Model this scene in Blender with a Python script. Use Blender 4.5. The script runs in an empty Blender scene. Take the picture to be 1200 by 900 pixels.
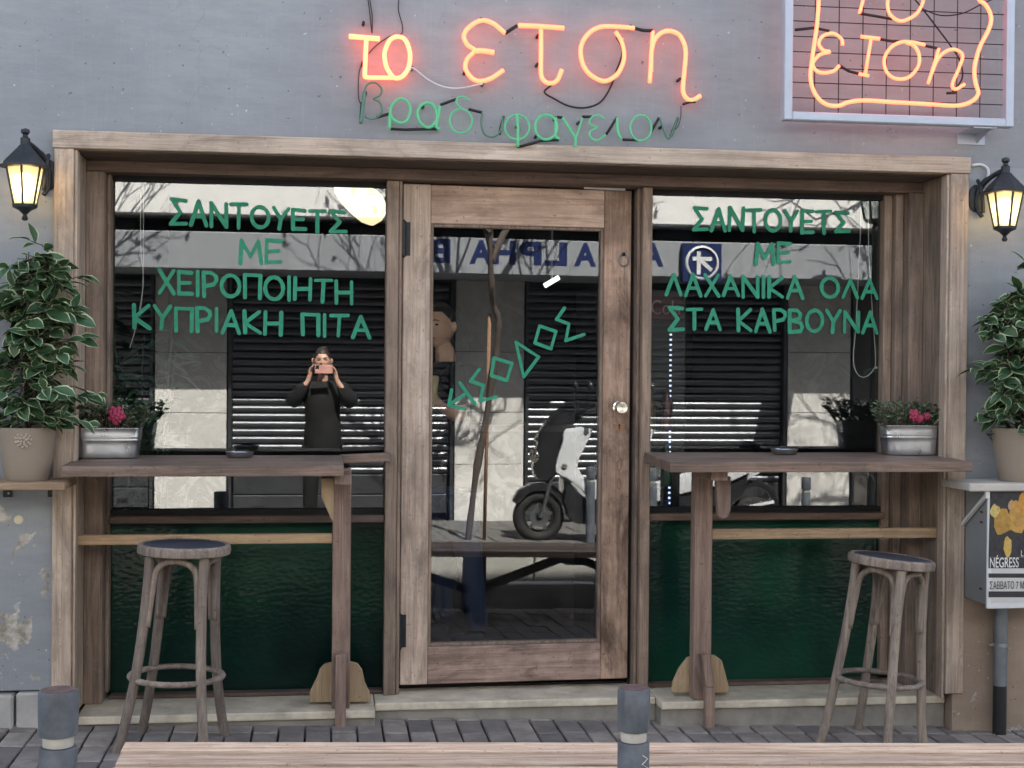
import bpy, bmesh, math, random
from mathutils import Vector, Matrix, noise as mnoise
random.seed(7)
scene = bpy.context.scene
col = scene.collection
R = math.radians

# ------------------------------------------------------------------ camera
FPX, CX, CY = 1655.0, 600.0, 450.0            # focal length and centre in pixels of the 1200x900 photograph
YAW, PITCH, ROLL = R(7.64), R(0.54), R(0.48)
CAM = Vector((0.0, -5.95, 1.43))
_F = Vector((math.sin(YAW) * math.cos(PITCH), math.cos(YAW) * math.cos(PITCH), -math.sin(PITCH)))
_R0 = Vector((math.cos(YAW), -math.sin(YAW), 0))
_U0 = _R0.cross(_F)
_R = _R0 * math.cos(ROLL) + _U0 * math.sin(ROLL)
_U = _U0 * math.cos(ROLL) - _R0 * math.sin(ROLL)
cd = bpy.data.cameras.new('camera')
cd.sensor_width = 36.0
cd.lens = FPX / 1200 * 36
cd.clip_start = 0.004
cd.clip_end = 500
co = bpy.data.objects.new('camera', cd)
col.objects.link(co)
co.matrix_world = Matrix(((_R.x, _U.x, -_F.x, CAM.x), (_R.y, _U.y, -_F.y, CAM.y), (_R.z, _U.z, -_F.z, CAM.z), (0, 0, 0, 1)))
scene.camera = co

# ------------------------------------------------------------------ world, sun, exposure
SUN_EL, SUN_AZ = R(53.5), R(14)               # azimuth from +Y towards +X: the sun stands behind the shop
w = bpy.data.worlds.new('World'); scene.world = w; w.use_nodes = True
wn = w.node_tree.nodes; wn.clear()
sky = wn.new('ShaderNodeTexSky'); sky.sky_type = 'NISHITA'; sky.sun_disc = False
sky.sun_elevation = SUN_EL; sky.sun_rotation = SUN_AZ; sky.dust_density = 2.0; sky.ozone_density = 0.5
bg = wn.new('ShaderNodeBackground'); bg.inputs[1].default_value = 0.09
wo = wn.new('ShaderNodeOutputWorld')
hs = wn.new('ShaderNodeHueSaturation'); hs.inputs['Saturation'].default_value = 0.62
w.node_tree.links.new(sky.outputs[0], hs.inputs['Color']); w.node_tree.links.new(hs.outputs[0], bg.inputs[0]); w.node_tree.links.new(bg.outputs[0], wo.inputs[0])
sd = bpy.data.lights.new('sun', 'SUN'); sd.energy = 5.0; sd.angle = R(0.5); sd.color = (1.0, 0.95, 0.87)
so = bpy.data.objects.new('sun', sd); col.objects.link(so)
sdir = Vector((math.sin(SUN_AZ) * math.cos(SUN_EL), math.cos(SUN_AZ) * math.cos(SUN_EL), math.sin(SUN_EL)))
so.rotation_euler = (-sdir).to_track_quat('-Z', 'Y').to_euler()
so.location = (0, 0, 12)
vs = scene.view_settings
vs.view_transform = 'Standard'; vs.look = 'None'; vs.gamma = 1.0; vs.use_curve_mapping = False
vs.exposure = 2.42
scene.cycles.max_bounces = 10
scene.cycles.transparent_max_bounces = 16
scene.cycles.use_denoising = True
scene.cycles.sample_clamp_indirect = 6.0
scene.cycles.caustics_reflective = False
scene.cycles.caustics_refractive = False

# ------------------------------------------------------------------ pixel helpers (photo pixel -> point on a plane parallel to the facade)
def ray(px, py):
    return (_F * FPX + _R * (px - CX) + _U * (CY - py))
def at(px, py, Y):
    d = ray(px, py); t = (Y - CAM.y) / d.y
    return CAM + d * t
def mir(px, py, Y):                            # point seen by reflection in the glass plane y = 0
    p = at(px, py, -Y)
    return Vector((p.x, Y, p.z))
SLOPE = -0.028
def gz(x): return SLOPE * x                    # the street falls to the right

# ------------------------------------------------------------------ mesh and object helpers
W = {}
class MB:
    def __init__(s): s.v = []; s.f = []; s.mi = []
    def add(s, verts, faces, m=0):
        o = len(s.v); s.v += [tuple(v) for v in verts]
        for f in faces: s.f.append(tuple(i + o for i in f)); s.mi.append(m)
        return s
    def box(s, a, b, m=0):
        x0, x1 = sorted((a[0], b[0])); y0, y1 = sorted((a[1], b[1])); z0, z1 = sorted((a[2], b[2]))
        v = [(x0,y0,z0),(x1,y0,z0),(x1,y1,z0),(x0,y1,z0),(x0,y0,z1),(x1,y0,z1),(x1,y1,z1),(x0,y1,z1)]
        return s.add(v, [(0,3,2,1),(4,5,6,7),(0,1,5,4),(1,2,6,5),(2,3,7,6),(3,0,4,7)], m)
    def hexa(s, v, m=0):                        # 8 corners, bottom ring then top ring
        return s.add(v, [(0,3,2,1),(4,5,6,7),(0,1,5,4),(1,2,6,5),(2,3,7,6),(3,0,4,7)], m)
    def bar(s, p, q, w, h, up=(0,0,1), m=0):
        p = Vector(p); q = Vector(q); d = (q - p).normalized(); up = Vector(up)
        sx = d.cross(up)
        if sx.length < 1e-4: sx = d.cross(Vector((1,0,0)))
        sx.normalize(); sy = sx.cross(d).normalized()
        r = [(-1,-1),(1,-1),(1,1),(-1,1)]
        v = [p + sx*(a*w/2) + sy*(b*h/2) for a, b in r] + [q + sx*(a*w/2) + sy*(b*h/2) for a, b in r]
        return s.add(v, [(0,3,2,1),(4,5,6,7),(0,1,5,4),(1,2,6,5),(2,3,7,6),(3,0,4,7)], m)
    def tube(s, pts, r, seg=8, closed=False, m=0, cap=True, flat=1.0, up=None):
        pts = [Vector(p) for p in pts]; n = len(pts)
        rs = r if isinstance(r, (list, tuple)) else [r]*n
        o = len(s.v); prev = None
        for i, p in enumerate(pts):
            a = pts[i-1] if (i > 0 or closed) else p
            b = pts[(i+1) % n] if (i < n-1 or closed) else p
            t = b - a
            if t.length < 1e-9: t = Vector((0,0,1))
            t.normalize()
            if up is not None: u = Vector(up) - t*t.dot(Vector(up))
            elif prev is None: u = t.orthogonal()
            else: u = prev - t*t.dot(prev)
            if u.length < 1e-6: u = t.orthogonal()
            u.normalize(); prev = u; k = t.cross(u)
            for j in range(seg):
                an = 2*math.pi*j/seg
                s.v.append(tuple(p + (u*math.cos(an)*flat + k*math.sin(an))*rs[i]))
        for i in range(n if closed else n-1):
            i2 = (i+1) % n
            for j in range(seg):
                j2 = (j+1) % seg
                s.f.append((o+i*seg+j, o+i2*seg+j, o+i2*seg+j2, o+i*seg+j2)); s.mi.append(m)
        if cap and not closed:
            s.f.append(tuple(o+j for j in range(seg))); s.mi.append(m)
            s.f.append(tuple(o+(n-1)*seg+j for j in reversed(range(seg)))); s.mi.append(m)
        return s
    def lathe(s, prof, seg=24, c=(0,0,0), m=0, sx=1.0, sy=1.0, rot=0.0, cap=True):
        o = len(s.v); n = len(prof)
        for r, z in prof:
            for j in range(seg):
                a = 2*math.pi*j/seg + rot
                s.v.append((c[0]+r*math.cos(a)*sx, c[1]+r*math.sin(a)*sy, c[2]+z))
        for i in range(n-1):
            for j in range(seg):
                j2 = (j+1) % seg
                s.f.append((o+i*seg+j, o+i*seg+j2, o+(i+1)*seg+j2, o+(i+1)*seg+j)); s.mi.append(m)
        if cap and prof[0][0] > 1e-6: s.f.append(tuple(o+j for j in reversed(range(seg)))); s.mi.append(m)
        if cap and prof[-1][0] > 1e-6: s.f.append(tuple(o+(n-1)*seg+j for j in range(seg))); s.mi.append(m)
        return s
    def prism(s, pts, d, m=0):                  # extrude a polygon of 3D points by vector d
        n = len(pts); d = Vector(d); v = [Vector(p) for p in pts]
        v = v + [p + d for p in v]
        f = [tuple(range(n)), tuple(reversed(range(n, 2*n)))] + [(i, i+n, (i+1) % n + n, (i+1) % n) for i in range(n)]
        return s.add(v, f, m)
    def sphere(s, c, r, seg=12, rings=8, m=0):
        r = r if isinstance(r, (tuple, list)) else (r, r, r)
        prof = [(math.sin(math.pi*i/rings), -math.cos(math.pi*i/rings)) for i in range(rings+1)]
        o = len(s.v)
        s.lathe([(max(a, 1e-5), b) for a, b in prof], seg, (0,0,0), m)
        for i in range(o, len(s.v)):
            x, y, z = s.v[i]; s.v[i] = (c[0]+x*r[0], c[1]+y*r[1], c[2]+z*r[2])
        return s
    def build(s, name, mat, parent=None, bevel=0.0, smooth=False, seg=1, recenter=True, fix=True):
        me = bpy.data.meshes.new(name)
        xs = [v[0] for v in s.v]; ys = [v[1] for v in s.v]; zs = [v[2] for v in s.v]
        c = Vector(((min(xs)+max(xs))/2, (min(ys)+max(ys))/2, (min(zs)+max(zs))/2)) if recenter else Vector((0,0,0))
        me.from_pydata([(v[0]-c.x, v[1]-c.y, v[2]-c.z) for v in s.v], [], s.f)
        mats = mat if isinstance(mat, (list, tuple)) else [mat]
        for m in mats: me.materials.append(m)
        if len(mats) > 1: me.polygons.foreach_set('material_index', s.mi)
        if fix or bevel:
            bm = bmesh.new(); bm.from_mesh(me)
            if fix:
                bmesh.ops.remove_doubles(bm, verts=bm.verts, dist=1e-5)
                bmesh.ops.recalc_face_normals(bm, faces=bm.faces)
            if bevel:
                ed = [e for e in bm.edges if len(e.link_faces) == 2 and e.calc_face_angle(0) > R(35)]
                bmesh.ops.bevel(bm, geom=ed, offset=bevel, segments=seg, profile=0.6, affect='EDGES', clamp_overlap=True)
            bm.to_mesh(me); bm.free()
        if smooth:
            me.polygons.foreach_set('use_smooth', [True]*len(me.polygons))
            if smooth == 'auto': me.set_sharp_from_angle(angle=R(40))
        return link(name, me, parent, c)

def link(name, data, parent=None, loc=(0,0,0)):
    o = bpy.data.objects.new(name, data); col.objects.link(o)
    o.location = loc
    if parent is not None:
        o.parent = parent; o.matrix_parent_inverse = W[parent.name].inverted()
    W[o.name] = Matrix.Translation(Vector(loc))
    return o
def thing(name, label, cat, loc=(0,0,0), group=None):
    o = link(name, None, None, loc)
    o.empty_display_size = 0.1
    return tag(o, label, cat, group)
def tag(o, label, cat, group=None):
    o['label'] = label; o['category'] = cat
    if group: o['group'] = group
    return o
def struct(o): o['kind'] = 'structure'; return o
def stuff(o): o['kind'] = 'stuff'; return o
def place(o, loc, rz=0, rx=0, ry=0):
    o.location = loc; o.rotation_euler = (rx, ry, rz); return o
def shared(name, src, parent, loc, rot=(0,0,0), scl=(1,1,1)):
    o = bpy.data.objects.new(name, src); col.objects.link(o)
    o.parent = parent; o.matrix_parent_inverse = W[parent.name].inverted()
    o.location = loc; o.rotation_euler = rot; o.scale = scl
    W[o.name] = Matrix.Translation(Vector(loc))
    return o
def copy_tree(o, parent=None):
    c = o.copy(); col.objects.link(c)
    if parent is not None: c.parent = parent
    for ch in list(o.children): copy_tree(ch, c)
    return c
def crom(pts, n=6, closed=False):               # Catmull-Rom through 2D/3D points
    P = [Vector(p) for p in pts]; out = []; N = len(P)
    rng = range(N) if closed else range(N-1)
    for i in rng:
        p0 = P[i-1] if (i > 0 or closed) else P[i]*2 - P[i+1]
        p1 = P[i]; p2 = P[(i+1) % N]
        p3 = P[(i+2) % N] if (i+2 < N or closed) else p2*2 - p1
        for k in range(n):
            t = k/n
            out.append(0.5*((2*p1) + (p2-p0)*t + (2*p0-5*p1+4*p2-p3)*t*t + (3*p1-p0-3*p2+p3)*t*t*t))
    if not closed: out.append(P[-1])
    return out
def ell(cx, cy, rx, ry, n=20):
    return [(cx + rx*math.cos(2*math.pi*i/n), cy + ry*math.sin(2*math.pi*i/n)) for i in range(n)]

# ------------------------------------------------------------------ materials
def S(r, g, b):
    f = lambda c: (c/255/12.92) if c <= 10.3 else ((c/255+0.055)/1.055)**2.4
    return (f(r), f(g), f(b))
def new_mat(name):
    m = bpy.data.materials.new(name); m.use_nodes = True
    nt = m.node_tree; nt.nodes.clear()
    out = nt.nodes.new('ShaderNodeOutputMaterial')
    p = nt.nodes.new('ShaderNodeBsdfPrincipled')
    nt.links.new(p.outputs[0], out.inputs[0])
    return m, nt, p, out
def N(nt, t, **kw):
    n = nt.nodes.new(t)
    for k, v in kw.items():
        if k.startswith('i_'): n.inputs[k[2:].replace('_', ' ')].default_value = v
        else: setattr(n, k, v)
    return n
def L(nt, a, b): nt.links.new(a, b)
def coords(nt, scale=(1,1,1), rnd=True, kind='Object'):
    tc = N(nt, 'ShaderNodeTexCoord'); mp = N(nt, 'ShaderNodeMapping'); mp.inputs['Scale'].default_value = scale
    if rnd:
        oi = N(nt, 'ShaderNodeObjectInfo'); mu = N(nt, 'ShaderNodeMath', operation='MULTIPLY'); mu.inputs[1].default_value = 37.0
        L(nt, oi.outputs['Random'], mu.inputs[0])
        ad = N(nt, 'ShaderNodeVectorMath', operation='ADD'); L(nt, tc.outputs[kind], ad.inputs[0]); L(nt, mu.outputs[0], ad.inputs[1])
        L(nt, ad.outputs[0], mp.inputs[0])
    else: L(nt, tc.outputs[kind], mp.inputs[0])
    return mp.outputs[0]
def ramp(nt, fac, stops):
    r = N(nt, 'ShaderNodeValToRGB'); e = r.color_ramp.elements
    while len(e) < len(stops): e.new(0.5)
    for i, (p, c) in enumerate(stops):
        e[i].position = p; e[i].color = (c[0], c[1], c[2], 1) if not isinstance(c, (int, float)) else (c, c, c, 1)
    L(nt, fac, r.inputs[0]); return r.outputs[0]
def noise(nt, vec, scale, detail=4, rough=0.6, dist=0.0):
    n = N(nt, 'ShaderNodeTexNoise'); n.inputs['Scale'].default_value = scale; n.inputs['Detail'].default_value = detail
    n.inputs['Roughness'].default_value = rough; n.inputs['Distortion'].default_value = dist
    if vec is not None: L(nt, vec, n.inputs['Vector'])
    return n.outputs['Fac']
def mixc(nt, fac, a, b, mode='MIX'):
    m = N(nt, 'ShaderNodeMix', data_type='RGBA', blend_type=mode)
    for sock, val in ((m.inputs['Factor'], fac), (m.inputs[6], a), (m.inputs[7], b)):
        if isinstance(val, (int, float)): sock.default_value = val
        elif isinstance(val, tuple): sock.default_value = (val[0], val[1], val[2], 1)
        else: L(nt, val, sock)
    return m.outputs[2]
def bump(nt, p, h, strength=0.3, dist=0.01):
    b = N(nt, 'ShaderNodeBump'); b.inputs['Strength'].default_value = strength; b.inputs['Distance'].default_value = dist
    L(nt, h, b.inputs['Height']); L(nt, b.outputs[0], p.inputs['Normal']); return b
MATS = {}
def plain(name, c, rough=0.6, metal=0.0, var=0.15, scale=12, bmp=0.0, spec=0.5, coat=0.0, rv=0.0):
    if name in MATS: return MATS[name]
    m, nt, p, out = new_mat(name)
    v = coords(nt)
    f = noise(nt, v, scale, 5, 0.65)
    cc = ramp(nt, f, [(0.25, tuple(x*(1-var) for x in c)), (0.75, tuple(min(1, x*(1+var)) for x in c))])
    if rv:
        oi = N(nt, 'ShaderNodeObjectInfo'); wn_ = N(nt, 'ShaderNodeTexWhiteNoise', noise_dimensions='1D'); L(nt, oi.outputs['Random'], wn_.inputs['W'])
        cc = mixc(nt, 1.0, cc, ramp(nt, wn_.outputs['Value'], [(0.0, (1-rv, 1-rv, 1-rv*0.9)), (1.0, (1+rv*0.6, 1+rv*0.55, 1+rv*0.45))]), 'MULTIPLY')
    L(nt, cc, p.inputs['Base Color'])
    rr = ramp(nt, f, [(0.2, max(0.02, rough*0.8)), (0.8, min(1, rough*1.2))]); L(nt, rr, p.inputs['Roughness'])
    p.inputs['Metallic'].default_value = metal; p.inputs['Specular IOR Level'].default_value = spec
    p.inputs['Coat Weight'].default_value = coat
    if bmp: bump(nt, p, noise(nt, v, scale*4, 4), bmp, 0.004)
    MATS[name] = m; return m
def wood(name, light, dark, axis='Z', grain=1.0, weather=0.4, stain=(0.08, 0.075, 0.07), rough=0.75):
    m, nt, p, out = new_mat(name)
    sc = {'X': (0.6, 9, 9), 'Y': (9, 0.6, 9), 'Z': (9, 9, 0.6)}[axis]
    v = coords(nt, sc)
    g = noise(nt, v, 5*grain, 8, 0.65, 0.6)
    c = ramp(nt, g, [(0.28, dark), (0.5, tuple((a*0.6+b*0.4) for a, b in zip(light, dark))), (0.66, light)])
    v2 = coords(nt)
    big = noise(nt, v2, 3.5, 5, 0.6)
    wf = ramp(nt, big, [(0.42, 0.0), (0.72, weather)])
    c = mixc(nt, wf, c, stain)
    sp = noise(nt, v2, 70, 3, 0.5)
    sf = ramp(nt, sp, [(0.66, 0.0), (0.72, 0.55)])
    c = mixc(nt, sf, c, tuple(x*0.35 for x in dark))
    pale = ramp(nt, noise(nt, v2, 8, 4, 0.7), [(0.56, 0.0), (0.76, 0.35)])
    c = mixc(nt, pale, c, tuple(min(1, x*1.25+0.03) for x in light))
    fs = {'X': (0.5, 40, 40), 'Y': (40, 0.5, 40), 'Z': (40, 40, 0.5)}[axis]
    fine = noise(nt, coords(nt, fs), 4, 4, 0.7)
    c = mixc(nt, ramp(nt, fine, [(0.52, 0.0), (0.70, 0.55)]), c, tuple(x*0.42 for x in dark))
    grime = noise(nt, coords(nt, tuple(2.2 if k > 1 else 0.8 for k in sc)), 2.6, 7, 0.72, 0.8)
    c = mixc(nt, ramp(nt, grime, [(0.50, 0.0), (0.66, weather*0.9)]), c, tuple(x*0.55 for x in stain))
    oi = N(nt, 'ShaderNodeObjectInfo'); wn_ = N(nt, 'ShaderNodeTexWhiteNoise', noise_dimensions='1D'); L(nt, oi.outputs['Random'], wn_.inputs['W'])
    tint = ramp(nt, wn_.outputs['Value'], [(0.0, (0.78,0.77,0.78)), (0.5, (0.95,0.94,0.93)), (1.0, (1.08,1.04,1.0))])
    c = mixc(nt, 1.0, c, tint, 'MULTIPLY')
    L(nt, c, p.inputs['Base Color']); p.inputs['Roughness'].default_value = rough
    p.inputs['Specular IOR Level'].default_value = 0.25
    hh_ = N(nt, 'ShaderNodeMath', operation='SUBTRACT'); L(nt, g, hh_.inputs[0]); L(nt, fine, hh_.inputs[1])
    bump(nt, p, hh_.outputs[0], 0.4, 0.006)
    return m
LT, DK = S(224,205,186), S(172,152,135)
WZ = wood('timber_upright', LT, DK, 'Z', weather=0.55, stain=S(148,134,122))
WX = wood('timber_level', LT, DK, 'X', weather=0.55, stain=S(148,134,122))
WIZ = wood('timber_inner_shaded_upright', S(178,157,140), S(122,106,94), 'Z', weather=0.5, stain=S(98,89,82))  # inner timber colour darkened to stand in for recess shade
WIX = wood('timber_inner_shaded_level', S(136,116,104), S(92,78,70), 'X', stain=S(80,72,68))  # level inner boards, recess shade put into their colour too
DZ = wood('door_timber_upright', S(238,216,196), S(184,162,145), 'Z', weather=0.6, stain=S(142,126,113))
DX = wood('door_timber_level', S(232,206,188), S(176,150,134), 'X', weather=0.55, stain=S(140,118,106))
TX = wood('table_timber_level', S(160,137,122), S(100,84,76), 'X', weather=0.55, stain=S(92,82,76), rough=0.5)
TZ = wood('table_timber_upright', S(172,148,134), S(120,100,90), 'Z', weather=0.5, stain=S(104,92,86))
PALE = wood('pale_plywood', S(206,182,148), S(180,152,118), 'Z', weather=0.2, stain=S(150,126,98))
PALEX = wood('pale_batten', S(206,180,146), S(172,142,112), 'X', weather=0.25, stain=S(140,116,96))
STW = wood('stool_bentwood', S(176,161,147), S(116,104,95), 'Z', weather=0.65, stain=S(104,95,88))
BX = wood('bench_timber', S(246,222,198), S(178,142,118), 'X', grain=1.6, weather=0.35, stain=S(200,178,160))
BD = wood('bench_trestle_timber', S(96,76,68), S(50,40,38), 'Z', weather=0.3)

def wallmat(name, base, dark, chip, chips=0.0, lowz=None):
    m, nt, p, out = new_mat(name)
    v = coords(nt, (1,1,1), rnd=False)
    big = noise(nt, v, 1.3, 5, 0.6)
    c = ramp(nt, big, [(0.3, dark), (0.7, base)])
    vb = coords(nt, (1.6, 1.6, 6), rnd=False); vv = coords(nt, (30, 30, 1.5), rnd=False)
    st = noise(nt, vb, 3, 5, 0.7); st2 = noise(nt, vv, 2.5, 4, 0.7)
    c = mixc(nt, ramp(nt, st, [(0.35, 0.22), (0.6, 0.0)]), c, tuple(x*0.6 for x in dark))
    c = mixc(nt, ramp(nt, st2, [(0.55, 0.0), (0.8, 0.22)]), c, tuple(x*1.25 for x in base))
    spk = noise(nt, v, 55, 2, 0.5)
    c = mixc(nt, ramp(nt, spk, [(0.735, 0.0), (0.75, 0.8)]), c, S(205,205,205))
    dsp = noise(nt, coords(nt, (1.1, 1.1, 1.1), rnd=False), 45, 2, 0.5)
    c = mixc(nt, ramp(nt, dsp, [(0.72, 0.0), (0.75, 0.6)]), c, S(60,60,62))
    dv = N(nt, 'ShaderNodeTexNoise'); dv.inputs['Scale'].default_value = 3.0; dv.inputs['Detail'].default_value = 6; L(nt, v, dv.inputs['Vector'])
    va = N(nt, 'ShaderNodeVectorMath', operation='ADD'); L(nt, v, va.inputs[0]); L(nt, dv.outputs['Color'], va.inputs[1])
    vo = N(nt, 'ShaderNodeTexVoronoi', feature='DISTANCE_TO_EDGE'); vo.inputs['Scale'].default_value = 0.9; L(nt, va.outputs[0], vo.inputs['Vector'])
    ck = ramp(nt, vo.outputs['Distance'], [(0.0, 0.16), (0.005, 0.0)])
    cm = N(nt, 'ShaderNodeMath', operation='MULTIPLY'); L(nt, ck, cm.inputs[0]); L(nt, ramp(nt, noise(nt, v, 1.1, 3), [(0.48, 0.0), (0.62, 1.0)]), cm.inputs[1])
    c = mixc(nt, cm.outputs[0], c, S(70,72,76))
    h = st
    if chips:
        cn = noise(nt, v, 5.5, 7, 0.68, 0.4)
        cf = ramp(nt, cn, [(chips, 0.0), (chips+0.025, 1.0)])
        cc = ramp(nt, noise(nt, v, 16, 4, 0.6), [(0.4, chip), (0.62, S(206,200,190))])
        if lowz is not None:
            sp = N(nt, 'ShaderNodeSeparateXYZ'); tc = N(nt, 'ShaderNodeTexCoord'); L(nt, tc.outputs['Object'], sp.inputs[0])
            zr = N(nt, 'ShaderNodeMapRange'); zr.inputs[1].default_value = lowz; zr.inputs[2].default_value = lowz-0.25
            L(nt, sp.outputs['Z'], zr.inputs[0])
            mu = N(nt, 'ShaderNodeMath', operation='MULTIPLY'); L(nt, cf, mu.inputs[0]); L(nt, zr.outputs[0], mu.inputs[1]); cf = mu.outputs[0]
        c = mixc(nt, cf, c, cc)
        bm = N(nt, 'ShaderNodeMath', operation='SUBTRACT'); L(nt, h, bm.inputs[0]); L(nt, cf, bm.inputs[1]); h = bm.outputs[0]
    L(nt, c, p.inputs['Base Color']); p.inputs['Roughness'].default_value = 0.75; p.inputs['Specular IOR Level'].default_value = 0.3
    bump(nt, p, h, 0.3, 0.006)
    return m
M_WALL = wallmat('painted_render', S(160,163,166), S(143,146,150), S(150,140,120))
M_WALL_PEEL = wallmat('peeling_painted_render', S(160,163,166), S(138,142,147), S(140,132,116), chips=0.555, lowz=-0.15)
M_BEIGE = wallmat('bare_render', S(182,162,142), S(146,128,112), S(120,108,98), chips=0.58)
M_PLINTH = plain('plinth_stone', S(178,174,168), 0.8, 0, 0.2, 9, 0.4)
M_STEP = plain('sill_marble', S(214,202,180), 0.6, 0, 0.36, 9, 0.25)
M_RISER = plain('step_concrete', S(150,144,134), 0.85, 0, 0.35, 7, 0.6)
M_DARK = plain('dark_gap', (0.012,0.011,0.011), 0.8)
M_IRON = plain('black_iron', (0.018,0.02,0.022), 0.45, 0.3, 0.3, 20, 0.2)
M_LANT = plain('lantern_metal', (0.035,0.04,0.045), 0.45, 0.5, 0.5, 30, 0.3)
M_STEEL = plain('galvanised_steel', (0.50,0.52,0.55), 0.3, 1.0, 0.18, 14, 0.08)
M_ZINC = plain('zinc_pipe', (0.22,0.24,0.26), 0.45, 0.6, 0.2, 12, 0.1)
M_CHROME = plain('nickel', (0.75,0.71,0.62), 0.18, 1.0, 0.06)
M_BOLL = plain('bollard_paint', S(92,98,106), 0.5, 0.1, 0.5, 14, 0.35)
M_BOLLTOP = plain('bollard_rusted_top', S(96,78,76), 0.8, 0.1, 0.6, 40, 0.6)
M_RING = plain('bollard_ring', S(190,186,178), 0.5, 0.2, 0.2)
M_WHITE = plain('white_paint', (0.72,0.73,0.72), 0.5, 0, 0.08, 8)
M_FRAME = plain('grey_sign_frame', S(186,192,204), 0.5, 0.2, 0.1, 8)
M_LETTER = plain('green_letter_paint', S(38,146,112), 0.6, 0, 0.32, 45)
M_PAVER = plain('concrete_paver', S(140,133,127), 0.85, 0, 0.38, 11, 0.5, 0.3, 0.0, 0.35)
M_JOINT = plain('paver_bed', S(58,54,52), 0.95, 0, 0.3, 20, 0.4)
M_KERB = plain('kerb_stone', S(172,170,164), 0.8, 0, 0.18, 9, 0.4)
M_ROAD = plain('asphalt', (0.055,0.055,0.058), 0.9, 0, 0.3, 60, 0.5)
M_POT = plain('taupe_plastic_pot', S(146,133,118), 0.5, 0, 0.07, 6)
M_SOIL = plain('soil', (0.02,0.015,0.012), 0.95, 0, 0.4, 40, 0.6)
M_BARK = plain('bark', S(78,68,62), 0.9, 0, 0.4, 25, 0.7)
M_LEAF = plain('ficus_leaf', (0.042,0.096,0.042), 0.42, 0, 0.5, 5)
M_CREAM = plain('ficus_leaf_margin', (0.46,0.52,0.30), 0.5, 0, 0.15, 5)
M_FL = plain('shrub_leaf', (0.055,0.095,0.05), 0.5, 0, 0.5, 12)
M_FL2 = plain('shrub_leaf_pale', (0.20,0.26,0.15), 0.5, 0, 0.3, 12)
M_PINK = plain('pink_petal', (0.42,0.045,0.11), 0.6, 0, 0.25, 30)
M_SEAT = plain('worn_seat_vinyl', S(70,72,80), 0.7, 0, 0.3, 14, 0.3, 0.15)
M_CABLE = plain('black_cable', (0.012,0.012,0.013), 0.6)
M_GLASSTUBE = plain('unlit_white_tube', (0.62,0.58,0.58), 0.25)
def emis(name, c, k, base=(0.5,0.5,0.5)):
    m, nt, p, out = new_mat(name)
    p.inputs['Base Color'].default_value = (*base, 1); p.inputs['Emission Color'].default_value = (*c, 1)
    p.inputs['Emission Strength'].default_value = k; p.inputs['Roughness'].default_value = 0.3
    return m
M_NEON = emis('neon_orange', (1.0, 0.105, 0.032), 0.92, (0.6,0.3,0.2))
M_NEONHOT = emis('neon_orange_bright', (1.0, 0.105, 0.035), 1.5, (0.6,0.3,0.2))
M_NEONG = emis('neon_green', (0.04, 0.42, 0.15), 0.10, (0.10,0.30,0.18))
M_NEONG2 = emis('neon_green_dim', (0.04, 0.30, 0.13), 0.02, (0.07,0.17,0.12))
M_BULB = emis('lantern_bulb', (1.0, 0.80, 0.48), 4.2)
M_LGLASS = None
def glass(name, refl, tint, rough=0.0, dirt=0.05):
    m, nt, p, out = new_mat(name)
    nt.nodes.remove(p)
    tr = N(nt, 'ShaderNodeBsdfTransparent'); tr.inputs[0].default_value = (*tint, 1)
    gl = N(nt, 'ShaderNodeBsdfGlossy'); gl.inputs['Roughness'].default_value = rough; gl.inputs[0].default_value = (1,1,1,1)
    mx = N(nt, 'ShaderNodeMixShader'); mx.inputs[0].default_value = refl
    L(nt, tr.outputs[0], mx.inputs[1]); L(nt, gl.outputs[0], mx.inputs[2])
    df = N(nt, 'ShaderNodeBsdfDiffuse'); df.inputs[0].default_value = (0.55,0.57,0.6,1)
    v = coords(nt, (1,1,0.5))
    d = ramp(nt, noise(nt, v, 6, 6, 0.7), [(0.4, 0.0), (0.8, dirt)])
    m2 = N(nt, 'ShaderNodeMixShader'); L(nt, d, m2.inputs[0]); L(nt, mx.outputs[0], m2.inputs[1]); L(nt, df.outputs[0], m2.inputs[2])
    L(nt, m2.outputs[0], out.inputs[0])
    return m
M_PANE = glass('window_glass', 0.08, (0.95,0.97,0.96), 0.0, 0.010)
M_LGLASS = None
def lantern_glass():
    m, nt, p, out = new_mat('lantern_glass'); nt.nodes.remove(p)
    tr = N(nt, 'ShaderNodeBsdfTransparent'); tr.inputs[0].default_value = (1.0, 0.93, 0.78, 1)
    tl_ = N(nt, 'ShaderNodeBsdfTranslucent'); tl_.inputs[0].default_value = (0.95, 0.86, 0.66, 1)
    gl = N(nt, 'ShaderNodeBsdfGlossy'); gl.inputs['Roughness'].default_value = 0.1
    a = N(nt, 'ShaderNodeMixShader'); a.inputs[0].default_value = 0.35; L(nt, tr.outputs[0], a.inputs[1]); L(nt, tl_.outputs[0], a.inputs[2])
    b = N(nt, 'ShaderNodeMixShader'); b.inputs[0].default_value = 0.06; L(nt, a.outputs[0], b.inputs[1]); L(nt, gl.outputs[0], b.inputs[2])
    L(nt, b.outputs[0], out.inputs[0]); return m
M_LGLASS = lantern_glass()
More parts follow.
